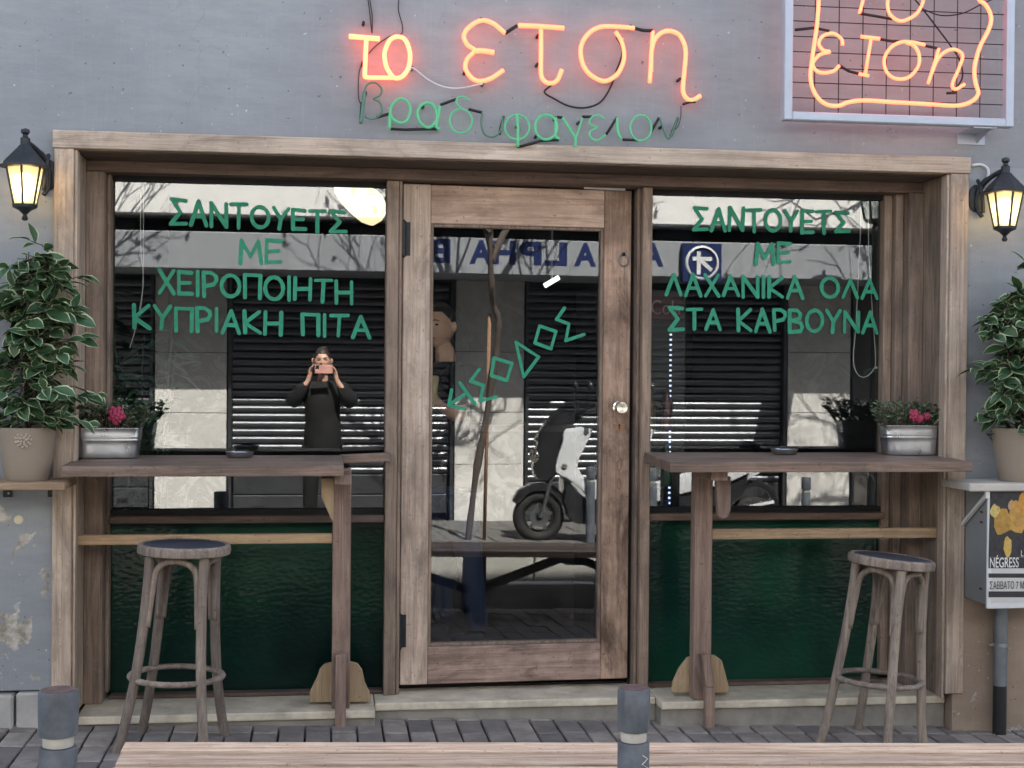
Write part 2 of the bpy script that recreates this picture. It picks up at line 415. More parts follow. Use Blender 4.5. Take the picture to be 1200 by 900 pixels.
def green_glass(k=1.0, name='hammered_green_glass'):
    m, nt, p, out = new_mat(name)
    v = coords(nt)
    c = ramp(nt, noise(nt, v, 1.6, 3, 0.5), [(0.36, (0.003*k,0.013*k,0.011*k)), (0.66, (0.008*k,0.052*k,0.029*k))])
    L(nt, c, p.inputs['Base Color']); p.inputs['Roughness'].default_value = 0.16; p.inputs['Specular IOR Level'].default_value = 0.2
    vv = N(nt, 'ShaderNodeTexVoronoi', feature='SMOOTH_F1'); vv.inputs['Scale'].default_value = 42
    L(nt, coords(nt, (1,1,1.7)), vv.inputs['Vector'])
    bump(nt, p, vv.outputs['Distance'], 0.22, 0.005)
    return m
M_GREEN = green_glass(); M_GREEN_R = green_glass(1.5, 'hammered_green_glass_backlit_tint')  # right panel's green raised to imitate light coming through from behind
# ================================================================== SETTING
TILT = math.atan(-SLOPE)
def slab(x0, x1, y0, y1, top, th):
    m = MB()
    v = [(x0,y0,gz(x0)+top-th),(x1,y0,gz(x1)+top-th),(x1,y1,gz(x1)+top-th),(x0,y1,gz(x0)+top-th),
         (x0,y0,gz(x0)+top),(x1,y0,gz(x1)+top),(x1,y1,gz(x1)+top),(x0,y1,gz(x0)+top)]
    return m.hexa(v)
KN, KF, OPP = -2.95, -4.55, -7.9               # near kerb, far kerb, wall across the street
struct(slab(-70, 70, -60, 60, -0.30, 0.5).build('ground', M_JOINT))
road = struct(slab(-60, 60, KF, KN, -0.12, 0.15).build('road', M_ROAD))
pave = struct(slab(-14, 14, KN+0.12, -0.02, -0.035, 0.2).build('pavement', M_JOINT))
pave2 = struct(slab(-14, 14, OPP, KF-0.12, -0.035, 0.2).build('pavement_opposite', M_JOINT))
def pavers(parent, x0, x1, y0, y1, pw, pd, single, seed, M_PAVER=M_PAVER):
    rnd = random.Random(seed); g = 0.004
    meshes = []
    for k in range(4):
        b = MB().box((-pw/2+g, -pd/2+g, -0.04), (pw/2-g, pd/2-g, 0.0))
        o = b.build('paver', M_PAVER, None, bevel=0.004); meshes.append(o.data); bpy.data.objects.remove(o)
    rest = MB(); n = 0
    ny = int((y1-y0)/pd); nx = int((x1-x0)/pw)
    for j in range(ny):
        for i in range(nx):
            x = x0+(i+0.5)*pw; y = y1-(j+0.5)*pd; z = gz(x)+rnd.uniform(-0.004, 0.003)
            rx = rnd.uniform(-0.012, 0.012); ry = TILT+rnd.uniform(-0.02, 0.02)
            if single(x, y):
                shared('paver', meshes[n % 4], parent, (x, y, z), (rx, ry, rnd.uniform(-0.012, 0.012))); n += 1
            else:
                h = pw/2-g; d = pd/2-g
                t = [Vector((a, b, z + a*(-math.sin(ry)) + b*rx)) for a, b in ((-h,-d),(h,-d),(h,d),(-h,d))]
                rest.hexa([(x+p.x, y+p.y, p.z-0.04) for p in t] + [(x+p.x, y+p.y, p.z) for p in t])
    stuff(rest.build('paver_field', M_PAVER, parent))
pavers(pave, -4.2, 6.0, KN+0.13, -0.03, 0.101, 0.2, lambda x, y: (-1.75 < x < -0.55 and y > -1.0) or (-0.55 <= x < 3.15 and y > -0.62), 3)
pavers(pave2, -4.4, 8.0, OPP+0.02, KF-0.13, 0.2, 0.2, lambda x, y: (1.2 < x < 2.9 and y > -6.9), 4, plain('worn_paver', S(104,102,100), 0.85, 0, 0.3, 11, 0.5))
def kerb(name, y0, y1, seed):
    rnd = random.Random(seed); k = None
    k = struct(slab(-14, 14, y0+0.02, y1-0.02, -0.06, 0.3).build(name, M_JOINT))
    b = MB().box((-0.493, y0-(y0+y1)/2, -0.24), (0.493, y1-(y0+y1)/2, 0.0)).build('kerb_stone', M_KERB, None, bevel=0.012, seg=2)
    me = b.data; bpy.data.objects.remove(b)
    for i in range(-5, 9):
        shared('kerb_stone', me, k, (i+0.5, (y0+y1)/2, gz(i+0.5)+rnd.uniform(-0.004, 0.008)), (0, TILT, rnd.uniform(-0.004, 0.004)))
kerb('kerb', KN, KN+0.12, 1)
kerb('kerb_opposite', KF-0.12, KF, 2)

# ================================================================== THE SHOP
YW, YA, YI, YM = -0.35, -0.38, -0.13, -0.09      # wall face, architrave face, inner posts, mullions (glass at 0)
def PX(px, Y, py=450): return at(px, py, Y).x
def PZ(py, Y, px=600): return at(px, py, Y).z
def pbox(x0, x1, y0, y1, Yf, Yb, pxm=None):       # pixel rectangle seen at depth Yf, going back to Yb
    pym = (y0+y1)/2; pxm = (x0+x1)/2 if pxm is None else pxm
    return ((at(x0, pym, Yf).x, Yf, at(pxm, y1, Yf).z), (at(x1, pym, Yf).x, Yb, at(pxm, y0, Yf).z))
XL, XR = PX(73, YW), PX(1123, YW)
ZT = PZ(180, YW)
HB = 5.75
bld = thing('shop_building', 'grey painted shop building around the timber shopfront and neon signs', 'building', (0.8, 0.5, 0))
MB().box((-9, YW, ZT), (11, YW+0.25, HB)).build('wall', M_WALL, bld)
lw = MB().box((-9, YW, 0.17+0.02), (XL, YW+0.25, ZT)).build('wall', M_WALL_PEEL, bld)
lw['label'] = 'peeling grey wall beside the left flower pot shelf'
MB().box((XR, YW, 0.60), (11, YW+0.25, ZT)).build('wall', M_WALL, bld)
rb = MB().box((XR-0.02, YW-0.018, -0.45), (11, YW+0.25, 0.60)).build('wall', M_BEIGE, bld)
rb['label'] = 'bare beige render at the foot of the right pier'
p0 = at(1183, 300, YW)
for i, (a, b) in enumerate(((-70, 17), (18, 77))):
    x0, x1 = PX(a, YW-0.03, 830), PX(b, YW-0.03, 830)
    MB().box((x0, YW-0.03+0.004*i, -0.12), (x1-0.006, YW+0.2, 0.178+0.006*i)).build('plinth_stone', M_PLINTH, bld, bevel=0.008)
x0, x1 = -9, PX(-71, YW-0.03, 830)
MB().box((x0, YW-0.03, -0.12), (x1-0.006, YW+0.2, 0.18)).build('plinth_stone', M_PLINTH, bld, bevel=0.008)
# roof and side walls keep the sun off the street side and close the room
MB().box((-9, YW+0.25, HB-0.2), (11, 5.2, HB)).build('roof', M_RISER, bld)
MB().box((-9, 5.0, -0.4), (11, 5.2, HB-0.2)).build('back_wall', M_WALL, bld)
for xa in (-9, 10.8): MB().box((xa, YW+0.25, -0.4), (xa+0.2, 5.0, HB-0.2)).build('side_wall', M_WALL, bld)
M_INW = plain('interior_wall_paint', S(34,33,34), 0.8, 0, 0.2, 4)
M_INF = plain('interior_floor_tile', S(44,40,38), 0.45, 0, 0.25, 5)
RX0, RX1 = XL-0.1, XR+0.1
MB().box((RX0, 0.06, -0.3), (RX1, 4.3, 0.085)).build('interior_floor', M_INF, bld)
MB().box((RX0, 0.06, 2.85), (RX1, 4.3, 2.95)).build('interior_ceiling', M_INW, bld)
MB().box((RX0-0.1, -0.09, -0.3), (RX0, 4.4, 2.95)).build('interior_wall', M_INW, bld)
MB().box((RX1, -0.09, -0.3), (RX1+0.1, 4.4, 2.95)).build('interior_wall', M_INW, bld)
MB().box((RX0, 4.3, -0.3), (RX1, 4.4, 2.95)).build('interior_wall', M_INW, bld)
MB().box((-9, 2.5, HB), (11, 5.2, 9.3)).build('sky_blocker', M_WALL, bld)  # unseen mass added to hide sky and darken the shutters across the street
# step: marble slabs on a concrete riser
zs = 0.078
SL = (PX(88, YW, 835), PX(440, YW, 825)); SR = (PX(778, YW, 818), XR-0.025)
for (a, b, yf) in ((SL[0], SL[1], -0.335), (SL[1]+0.003, SR[0]-0.003, -0.22), (SR[0], SR[1], -0.315)):
    MB().box((a, yf, zs-0.032), (b, 0.05, zs)).build('step_slab', M_STEP, bld, bevel=0.006, seg=2)
    MB().box((a, yf+0.015, -0.3), (b, 0.04, zs-0.032)).build('step_riser', M_RISER, bld)

# ------------------------------------------------------------------ timber shopfront
sf = thing('timber_shopfront', 'weathered brown timber shopfront frame with two big lettered windows', 'shopfront', (0.85, -0.2, zs))
def part(name, mat, par, a, b, bev=0.003): return MB().box(a, b).build(name, mat, par, bevel=bev)
aL0, aL1 = PX(62, YA), PX(85, YA)
aR0, aR1 = PX(1112, YA), PX(1133, YA)
zH0, zH1 = PZ(188.3, YA), PZ(168.3, YA)
part('architrave', WZ, sf, (aL0, YA, zs-0.01), (aL1, YW+0.02, zH0-0.001))
part('architrave', WZ, sf, (aR0, YA, at(1128, 813, YA).z), (aR1, YW+0.02, zH0-0.001))
part('head_architrave', WX, sf, (aL0-0.006, YA-0.006, zH0), (aR1+0.006, YW+0.02, zH1))
iL0, iL1 = PX(99, YI), PX(121, YI)
iR0, iR1 = PX(1064, YI), PX(1081, YI)
# reveal boards
part('reveal_board', WZ, sf, (aL1-0.03, YW+0.021, zs+0.001), (aL1+0.004, YI+0.1, zH0-0.002))
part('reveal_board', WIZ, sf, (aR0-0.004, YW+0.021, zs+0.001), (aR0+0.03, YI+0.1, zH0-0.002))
part('edge_bead', WZ, sf, (aL1+0.001, YA+0.012, zs+0.002), (aL1+0.012, YW+0.04, zH0-0.004), 0.002)
part('edge_bead', WZ, sf, (aR0-0.012, YA+0.012, zs+0.002), (aR0-0.001, YW+0.04, zH0-0.004), 0.002)
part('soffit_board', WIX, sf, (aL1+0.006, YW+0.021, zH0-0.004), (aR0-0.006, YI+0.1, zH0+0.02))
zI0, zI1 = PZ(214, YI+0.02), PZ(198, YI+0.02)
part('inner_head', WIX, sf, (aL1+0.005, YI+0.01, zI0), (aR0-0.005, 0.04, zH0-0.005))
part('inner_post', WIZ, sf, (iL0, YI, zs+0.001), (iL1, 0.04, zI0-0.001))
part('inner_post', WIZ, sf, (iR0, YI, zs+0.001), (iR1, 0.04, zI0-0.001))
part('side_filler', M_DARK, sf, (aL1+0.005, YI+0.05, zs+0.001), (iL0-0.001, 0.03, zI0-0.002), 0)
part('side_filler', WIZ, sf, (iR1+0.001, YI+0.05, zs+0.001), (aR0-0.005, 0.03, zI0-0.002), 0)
# moulding strips between post and glass
mL1 = PX(130, -0.03); mR0 = PX(1034, -0.03)
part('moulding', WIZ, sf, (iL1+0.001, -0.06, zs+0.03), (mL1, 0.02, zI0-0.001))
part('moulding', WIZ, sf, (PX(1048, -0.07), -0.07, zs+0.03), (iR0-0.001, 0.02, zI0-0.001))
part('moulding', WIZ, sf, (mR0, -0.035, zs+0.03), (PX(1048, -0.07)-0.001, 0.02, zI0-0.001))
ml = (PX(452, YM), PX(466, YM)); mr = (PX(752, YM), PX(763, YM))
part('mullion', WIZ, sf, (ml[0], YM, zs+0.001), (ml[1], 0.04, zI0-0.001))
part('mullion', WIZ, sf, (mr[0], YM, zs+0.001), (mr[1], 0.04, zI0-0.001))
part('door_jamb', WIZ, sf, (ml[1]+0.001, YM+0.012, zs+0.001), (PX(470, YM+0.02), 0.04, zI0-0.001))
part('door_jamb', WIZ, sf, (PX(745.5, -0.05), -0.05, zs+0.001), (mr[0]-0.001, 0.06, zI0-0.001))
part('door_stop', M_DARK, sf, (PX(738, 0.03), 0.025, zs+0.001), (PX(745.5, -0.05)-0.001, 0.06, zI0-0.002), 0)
# each side: bottom rail, mid rail, pane with letters, green panel
zR0, zR1 = PZ(611.5, -0.06, 500), PZ(603, -0.06, 500)
gb = PZ(803, -0.03, 620)
WIN = {}
for side, xa, xb in (('l', mL1, ml[0]), ('r', mr[1], mR0)):
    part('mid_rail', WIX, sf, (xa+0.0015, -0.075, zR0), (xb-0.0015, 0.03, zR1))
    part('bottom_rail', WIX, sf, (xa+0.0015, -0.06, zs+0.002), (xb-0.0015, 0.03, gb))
    part('top_bead', M_DARK, sf, (xa+0.0015, -0.02, zI0-0.022), (xb-0.0015, 0.012, zI0-0.001), 0)
    part('sill_bead', M_DARK, sf, (xa+0.0015, -0.03, zR1+0.001), (xb-0.0015, 0.012, zR1+0.022), 0)
    WIN[side] = MB().box((xa-0.004, 0.0, zR1+0.018), (xb+0.004, 0.006, zI0-0.018)).build('window_pane', M_PANE, sf)
    MB().box((xa-0.004, -0.004, gb-0.006), (xb+0.004, 0.006, zR0+0.004)).build('green_glass_panel', M_GREEN if side == 'l' else M_GREEN_R, sf)

# ------------------------------------------------------------------ hand painted capital letters (strokes on a unit box, y up)
O_ = [(0.5+0.5*math.cos(a*math.pi/8), 0.5+0.5*math.sin(a*math.pi/8)) for a in range(17)]
GL = {
 'Σ': (0.85, [[(0.95,0.97),(0.05,1.0),(0.62,0.5),(0.02,0.02),(1.0,0.06)]]),
 'Α': (0.85, [[(0.0,0.0),(0.5,1.0),(1.0,0.0)], [(0.2,0.36),(0.82,0.36)]]),
 'Ν': (0.85, [[(0.0,0.0),(0.02,1.0),(0.97,0.02),(1.0,1.0)]]),
 'Τ': (0.85, [[(0.0,0.96),(1.0,1.0)], [(0.5,0.98),(0.47,0.0)]]),
 'Ο': (0.95, [O_]),
 'Υ': (0.8, [[(0.0,1.0),(0.5,0.48)], [(1.0,1.0),(0.5,0.48),(0.42,0.0)]]),
 'Ε': (0.68, [[(0.0,0.0),(0.02,1.0),(1.0,0.98)], [(0.0,0.5),(0.85,0.53)], [(0.0,0.02),(1.0,0.04)]]),
 'Μ': (1.0, [[(0.0,0.0),(0.1,1.0),(0.5,0.3),(0.9,1.0),(1.0,0.0)]]),
 'Χ': (0.75, [[(0.0,1.0),(1.0,0.0)], [(1.0,1.0),(0.0,0.0)]]),
 'Ι': (0.1, [[(0.5,1.0),(0.5,0.0)]]),
 'Ρ': (0.68, [[(0.05,0.0),(0.0,1.0),(0.6,1.0),(0.95,0.87),(1.0,0.7),(0.8,0.52),(0.03,0.42)]]),
 'Π': (0.82, [[(0.05,0.0),(0.0,1.0),(1.0,1.0),(1.0,0.0)]]),
 'Η': (0.8, [[(0.0,1.0),(0.0,0.0)], [(1.0,1.0),(1.0,0.0)], [(0.0,0.48),(1.0,0.52)]]),
 'Κ': (0.78, [[(0.0,1.0),(0.03,0.0)], [(0.95,1.0),(0.03,0.45),(1.0,0.0)]]),
 'Λ': (0.82, [[(0.0,0.0),(0.5,1.0),(1.0,0.0)]]),
 'Β': (0.75, [[(0.0,0.0),(0.0,1.0),(0.6,1.0),(0.85,0.85),(0.8,0.65),(0.1,0.52),(0.85,0.45),(1.0,0.25),(0.85,0.05),(0.0,0.0)]]),
}
def strokes(par, name, polys, Y, hw0, th=0.0020, mat=None):
    """flat painted strokes: polys in photo pixels, projected on the plane y = Y; round ends"""
    m = MB(); k = 0
    for po in polys:
        P = [at(a, b, Y) for a, b in po]
        for i in range(len(P)-1):
            p, q = P[i], P[i+1]; d = (q-p); ln = d.length
            if ln < 1e-5: continue
            d.normalize(); n = Vector((-d.z, 0, d.x)); yy = Y + 0.0002*(k % 7); k += 1; hw = hw0*(0.88+0.26*((k*0.618+len(par.children)*0.37) % 1.0))
            out = []
            for a in range(7):
                t = -math.pi/2 + math.pi*a/6
                out.append(q + d*math.cos(t)*hw + n*math.sin(t)*hw)
            for a in range(7):
                t = math.pi/2 + math.pi*a/6
                out.append(p + d*math.cos(t)*hw + n*math.sin(t)*hw)
            m.prism([(v.x, yy, v.z) for v in out], (0, th, 0))
    return m.build(name, mat or M_LETTER, par)
def line(par, text, x0, x1, tl, tr, bl, br, seed):
    """a line of letters between pixel columns x0..x1, top y tl..tr and bottom y bl..br"""
    rnd = random.Random(seed)
    tot = sum((GL[c][0] if c != ' ' else 0.55) for c in text); gap = 0.26
    tot += gap*(len(text)-1)
    u = 0.0
    for c in text:
        if c == ' ': u += 0.55+gap; continue
        wd = GL[c][0]; polys = []
        j1, j2, sk = rnd.uniform(-1.2, 1.2), rnd.uniform(-1.2, 1.2), rnd.uniform(-0.05, 0.05)
        for po in GL[c][1]:
            q = []
            for a, b in po:
                t = (u + wd*(a + sk*(b-0.5)))/tot; top = tl+(tr-tl)*t + j1; bot = bl+(br-bl)*t + j2
                q.append((x0+(x1-x0)*t, bot+(top-bot)*b))
            polys.append(q)
        strokes(par, 'letter', polys, -0.0036, 0.0078)
        u += wd+gap
line(WIN['l'], 'ΣΑΝΤΟΥΕΤΣ', 200, 405, 234, 249, 262, 273, 1)
line(WIN['l'], 'ΜΕ', 281, 329, 281, 283, 307, 307, 2)
line(WIN['l'], 'ΧΕΙΡΟΠΟΙΗΤΗ', 187, 412, 317, 330, 343, 355, 3)
line(WIN['l'], 'ΚΥΠΡΙΑΚΗ ΠΙΤΑ', 157, 433, 358, 371, 385, 396, 4)
line(WIN['r'], 'ΣΑΝΤΟΥΕΤΣ', 813, 995, 243, 249, 269, 273, 5)
line(WIN['r'], 'ΜΕ', 886, 926, 285, 286, 309, 309, 6)
line(WIN['r'], 'ΛΑΧΑΝΙΚΑ ΟΛΑ', 781, 1028, 322, 328, 346, 350, 7)
line(WIN['r'], 'ΣΤΑ ΚΑΡΒΟΥΝΑ', 784, 1028, 361, 366, 386, 390, 8)

# ------------------------------------------------------------------ door (hinged on the left, standing a hand's width ajar)
YD = -0.045
DZ2 = wood('door_timber_worn', S(206,178,158), S(150,124,108), 'Z', weather=0.85, stain=S(92,76,66))
DXB = wood('door_timber_soiled', S(222,192,176), S(160,132,118), 'X', weather=0.85, stain=S(98,84,76))
door = thing('door', 'glazed timber door with brass knob and slanting green letters', 'door', (PX(470.5, YD), YD, zs))
dx0, dx1 = PX(471, YD), PX(741, YD)
gx0, gx1 = PX(503.5, YD), PX(709, YD)
dz0, dz1 = PZ(803, YD, 470), PZ(215, YD, 470)
gz0, gz1 = PZ(757, YD, 600), PZ(263.5, YD, 600)
part('stile', DZ, door, (dx0, YD, dz0), (gx0, 0.0, dz1))
part('stile', DZ2, door, (gx1, YD, dz0), (dx1, 0.0, dz1))
part('rail', DX, door, (gx0+0.001, YD+0.001, gz1), (gx1-0.001, 0.0, dz1-0.001))
part('rail', DXB, door, (gx0+0.001, YD+0.001, dz0), (gx1-0.001, 0.0, gz0))
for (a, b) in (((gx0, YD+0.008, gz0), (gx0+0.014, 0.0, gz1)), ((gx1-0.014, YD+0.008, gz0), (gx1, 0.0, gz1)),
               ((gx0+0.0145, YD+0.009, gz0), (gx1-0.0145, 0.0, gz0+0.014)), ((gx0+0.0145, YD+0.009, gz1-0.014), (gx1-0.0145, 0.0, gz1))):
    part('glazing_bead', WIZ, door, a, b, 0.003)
dpane = MB().box((gx0+0.002, -0.018, gz0+0.002), (gx1-0.002, -0.012, gz1-0.002)).build('door_pane', M_PANE, door)
c5 = lambda pts: [(400+a/3, 300+b/3) for a, b in pts]
for po in ([[(390,470),(379,526),(438,538)], [(379,526),(432,488)]], [[(418,446),(472,520)]],
           [[(487,398),(456,440),(502,455),(490,510),(550,495)]],
           [[(540,358),(603,378),(585,438),(530,420),(540,358)]],
           [[(617,302),(698,355),(645,425),(617,302)]],
           [[(702,245),(760,265),(742,326),(685,305),(702,245)]],
           [[(790,182),(762,222),(806,238),(795,297),(860,275)]]):
    strokes(dpane, 'letter', [c5(q) for q in po], -0.0215, 0.0068)
def hinge(py0, py1, px):
    x = PX(px, YD-0.012, (py0+py1)/2); z0, z1 = PZ(py1, YD-0.012, px), PZ(py0, YD-0.012, px)
    m = MB().lathe([(0.002,0),(0.007,0.004),(0.0125,0.008),(0.0125,(z1-z0)-0.008),(0.007,(z1-z0)-0.004),(0.002,z1-z0)], 12, (x, YD-0.012, z0))
    m.box((x-0.002, YD-0.0005-0.003, z0+0.01), (x+0.03, YD-0.0006, z1-0.01))
    m.build('hinge', M_IRON, door, smooth='auto')
hinge(257, 302, 472.5); hinge(718, 762, 467.5)
def knob():
    c = at(730.5, 478, YD-0.055); c.y = YD
    m = MB(); o = len(m.v)
    m.lathe([(0.001,0.0),(0.026,0.0),(0.026,0.006),(0.013,0.010),(0.012,0.03),(0.022,0.036),(0.0285,0.046),(0.0285,0.058),(0.024,0.066),(0.001,0.068)], 28, (0,0,0))
    for i in range(o, len(m.v)):
        x, y, z = m.v[i]; m.v[i] = (c.x+x, c.y-z+0.001, c.z+y)
    m.build('knob', M_CHROME, door, smooth='auto')
    k = at(728, 496, YD)
    e = MB()
    e.prism([(k.x+0.026*math.cos(t), YD-0.0032, k.z-0.005+0.03*math.sin(t)) for t in [math.pi*i/8*-1 for i in range(9)]], (0, 0.003, 0))
    e.build('escutcheon', plain('worn_brass', S(150,116,88), 0.4, 0.6, 0.3), door)
    e = MB().lathe([(0.001,0),(0.0045,0),(0.0045,0.0012),(0.001,0.0012)], 12, (0,0,0))
    e.v = [(k.x+x, YD-0.0034-z, k.z-0.01+y) for x, y, z in e.v]
    e.box((k.x-0.002, YD-0.0048, k.z-0.026), (k.x+0.002, YD-0.0034, k.z-0.012))
    e.build('keyhole', M_DARK, door)
    for px, py in ((728, 546), (728, 568)):
        q = at(px, py, YD)
        MB().tube([(q.x+0.012*math.cos(t)*0.7, YD-0.001, q.z+0.022*math.sin(t)) for t in [i*math.pi/8 for i in range(16)]], 0.0022, 6, closed=True).build('old_plate_mark', plain('worn_brass', (0,0,0)), door)
    for px, py, Yq in ((733, 301, YD),):
        q = at(px, py, Yq)
        MB().tube([(q.x+0.021*math.cos(t), Yq-0.006+0.004*math.sin(t), q.z-0.012+0.026*math.sin(t)) for t in [i*math.pi/10 for i in range(20)]], 0.0035, 6, closed=True).build('pull_ring', M_ZINC, door, smooth=True)
        MB().sphere((q.x, Yq-0.006, q.z+0.014), 0.008, 10, 6).build('pull_ring_eye', M_IRON, door, smooth=True)
knob()
q0, q1 = at(686, 218.5, YD-0.012), at(735, 220.5, YD-0.012)
MB().bar(q0, q1, 0.008, 0.011).build('draught_strip', M_WHITE, door)
q0 = at(533, 214.5, YD-0.008)
door.rotation_euler = (0, 0, R(2.45))
# ================================================================== NEON
YN = YW-0.045
def neon(par, name, pts, mat, r=0.0085, n=6, closed=False, smooth=True, Y=None, tr=None, seg=8):
    Y = YN if Y is None else Y
    P = crom([(a, b, 0) for a, b in pts], n, closed) if smooth else [Vector((a, b, 0)) for a, b in pts]
    W3 = [at(*(tr(p.x, p.y) if tr else (p.x, p.y)), Y) for p in P]
    return MB().tube(W3, r*0.88, seg, closed).build(name, mat, par, smooth=True)
A_ = lambda x, y: (400+x/5, y/5)
B_ = lambda x, y: (610+x/5, y/5)
ns = thing('neon_sign', 'glowing orange neon script of six big letters above the door', 'neon sign', (at(600, 90, YN).x, YN, at(600, 120, YN).z))
T = ns
neon(T, 'neon_letter', [(45,213),(225,228)], M_NEONHOT, 0.0115, smooth=False, tr=A_)
neon(T, 'neon_letter', [(147,226),(143,300),(140,380),(138,440),(150,453),(220,455),(300,456)], M_NEONHOT, 0.010, tr=A_)
neon(T, 'neon_letter', [(330,215),(285,235),(255,300),(255,350),(268,400),(300,448),(330,458),(365,440),(395,390),(402,310),(375,235)], M_NEONHOT, 0.010, closed=True, tr=A_)
neon(T, 'neon_letter', [(960,195),(890,138),(825,120),(760,150),(718,205),(738,262),(780,296),(735,350),(730,410),(775,465),(830,474),(890,452),(950,410)], M_NEON, 0.0095, tr=A_)
neon(T, 'neon_letter', [(782,298),(830,298),(895,308)], M_NEON, 0.0115, tr=A_)
neon(T, 'neon_letter', [(-12,149),(120,155),(255,165)], M_NEON, 0.0105, tr=B_)
neon(T, 'neon_letter', [(120,172),(120,300),(120,430),(140,475),(175,488),(215,470),(242,408)], M_NEON, 0.0095, tr=B_)
neon(T, 'neon_letter', [(668,165),(560,156),(470,158),(400,195),(355,270),(360,360),(400,430),(470,472),(520,468),(570,430),(602,365),(606,300),(590,240),(557,185)], M_NEON, 0.0095, tr=B_)
neon(T, 'neon_letter', [(775,182),(768,300),(757,485)], M_NEON, 0.009, tr=B_)
neon(T, 'neon_letter', [(764,420),(768,300),(788,230),(830,190),(880,182),(930,205),(960,260),(968,320),(960,420),(952,530),(975,578),(1010,586),(1055,560)], M_NEON, 0.0095, tr=B_)
neon(T, 'white_link_tube', [(400,415),(420,400),(520,475),(620,515),(720,515),(830,490)], M_GLASSTUBE, 0.005, tr=A_)
neon(T, 'black_link', [(960,195),(1030,150)], M_CABLE, 0.008, smooth=False, tr=A_)
neon(T, 'black_link', [(668,165),(720,178),(775,180)], M_CABLE, 0.008, tr=B_)
neon(T, 'cable', [(560,215),(590,270),(592,330),(560,420),(545,470),(500,560),(450,610),(370,632),(280,620),(200,580),(140,540),(182,498)], M_CABLE, 0.0045, Y=YN+0.018, tr=B_)
neon(T, 'black_link', [(950,612),(985,600),(1025,596)], M_CABLE, 0.006, tr=B_)
neon(T, 'cable', [(150,-40),(165,60),(178,190)], M_CABLE, 0.0022, Y=YW-0.012, tr=A_)
neon(T, 'cable', [(160,-40),(180,90),(180,195)], M_CABLE, 0.0022, Y=YW-0.01, tr=A_)
neon(T, 'cable', [(340,-40),(335,60),(358,150),(350,200),(280,215),(180,290),(110,400),(100,560),(118,620)], M_CABLE, 0.0022, Y=YW-0.008, tr=A_)
neon(T, 'cable', [(940,620),(938,690),(920,745),(880,770)], M_CABLE, 0.0018, Y=YW-0.01, tr=B_)
for tr, x, y in ((A_,125,368),(A_,725,420),(A_,820,110),(A_,830,488),(A_,415,395),(B_,100,375),(B_,645,152),(B_,525,465),(B_,935,462),(B_,105,205),(A_,130,130)):
    p = at(*tr(x, y), YN)
    MB().tube([(p.x, YW-0.001, p.z), (p.x, YN, p.z)], 0.006, 8).build('tube_clip', M_CABLE, T)
gs = thing('neon_sign', 'thin green neon lettering close above the timber head board', 'neon sign', (at(600, 145, YN).x, YN, at(600, 165, YN).z))
T = gs; rg = 0.0046
def gneon(pts, tr, dim=False, closed=False, r=rg, smooth=True): neon(T, 'neon_letter', pts, M_NEONG2 if dim else M_NEONG, r, closed=closed, tr=tr, smooth=smooth, seg=6)
gneon([(137,535),(126,620),(114,725)], A_, True, r=0.008)
gneon([(138,545),(142,510),(170,485),(210,490),(236,525),(225,560),(190,578),(225,600),(238,650),(215,685),(180,697),(140,685)], A_, True)
gneon([(282,755),(285,670),(300,612),(345,578),(390,600),(405,650),(385,705),(345,720),(305,700),(290,675)], A_, r=0.007)
gneon([(577,620),(565,690),(530,740),(490,742),(455,705),(448,650),(475,612),(520,605),(552,640),(562,700),(556,742),(578,757)], A_, r=0.007)
gneon([(748,585),(715,568),(680,575),(675,605),(705,635),(750,665),(767,710),(745,760),(700,780),(655,760),(635,710),(652,660),(698,636)], A_)
gneon([(825,660),(820,730),(840,785),(880,803),(920,785),(940,740),(945,680)], A_, True)
gneon([(1030,675),(1035,760),(1034,860)], A_, r=0.007)
gneon(ell(1030,745,72,72,16), A_, closed=True, r=0.0048)
gneon(ell(150,745,65,72,16), B_, closed=True, r=0.0065)
gneon([(207,688),(205,760),(208,800),(228,815)], B_, r=0.0065)
gneon([(245,690),(285,750),(322,815),(318,860)], B_, r=0.0065)
gneon([(362,690),(340,765),(322,815)], B_)
gneon([(490,700),(455,675),(415,690),(405,725),(445,745),(405,775),(415,810),(450,822),(500,790)], B_)
gneon([(565,690),(570,770),(592,817)], B_, r=0.0065)
gneon(ell(705,750,62,75,16), B_, closed=True, r=0.0048)
gneon([(815,690),(850,790),(870,812),(890,775),(920,690)], B_, True)
for tr, pts in ((A_, [(205,690),(285,665)]), (A_, [(288,756),(380,760),(455,758),(560,755)]), (A_, [(580,615),(675,580)]), (A_, [(745,640),(825,660)]),
                (A_, [(950,680),(925,790)]), (A_, [(1034,860),(1100,845),(1170,825),(1275,820)]), (B_, [(213,686),(245,690)]), (B_, [(362,684),(418,684)]),
                (B_, [(502,788),(565,688)]), (B_, [(598,818),(690,822)]), (B_, [(765,770),(812,690)]), (B_, [(880,800),(922,690)]), (A_, [(120,600),(112,725)])):
    neon(T, 'black_link', pts, M_CABLE, 0.0065, smooth=False, tr=tr, Y=YN+0.004, seg=6)
for tr, x, y in ((A_,142,540),(A_,480,620),(A_,1035,735),(A_,555,745),(B_,345,715),(B_,95,795),(B_,830,740),(B_,205,690)):
    p = at(*tr(x, y), YN)
    MB().tube([(p.x, YW-0.001, p.z), (p.x, YN+0.004, p.z)], 0.006, 8).build('tube_clip', M_CABLE, T)

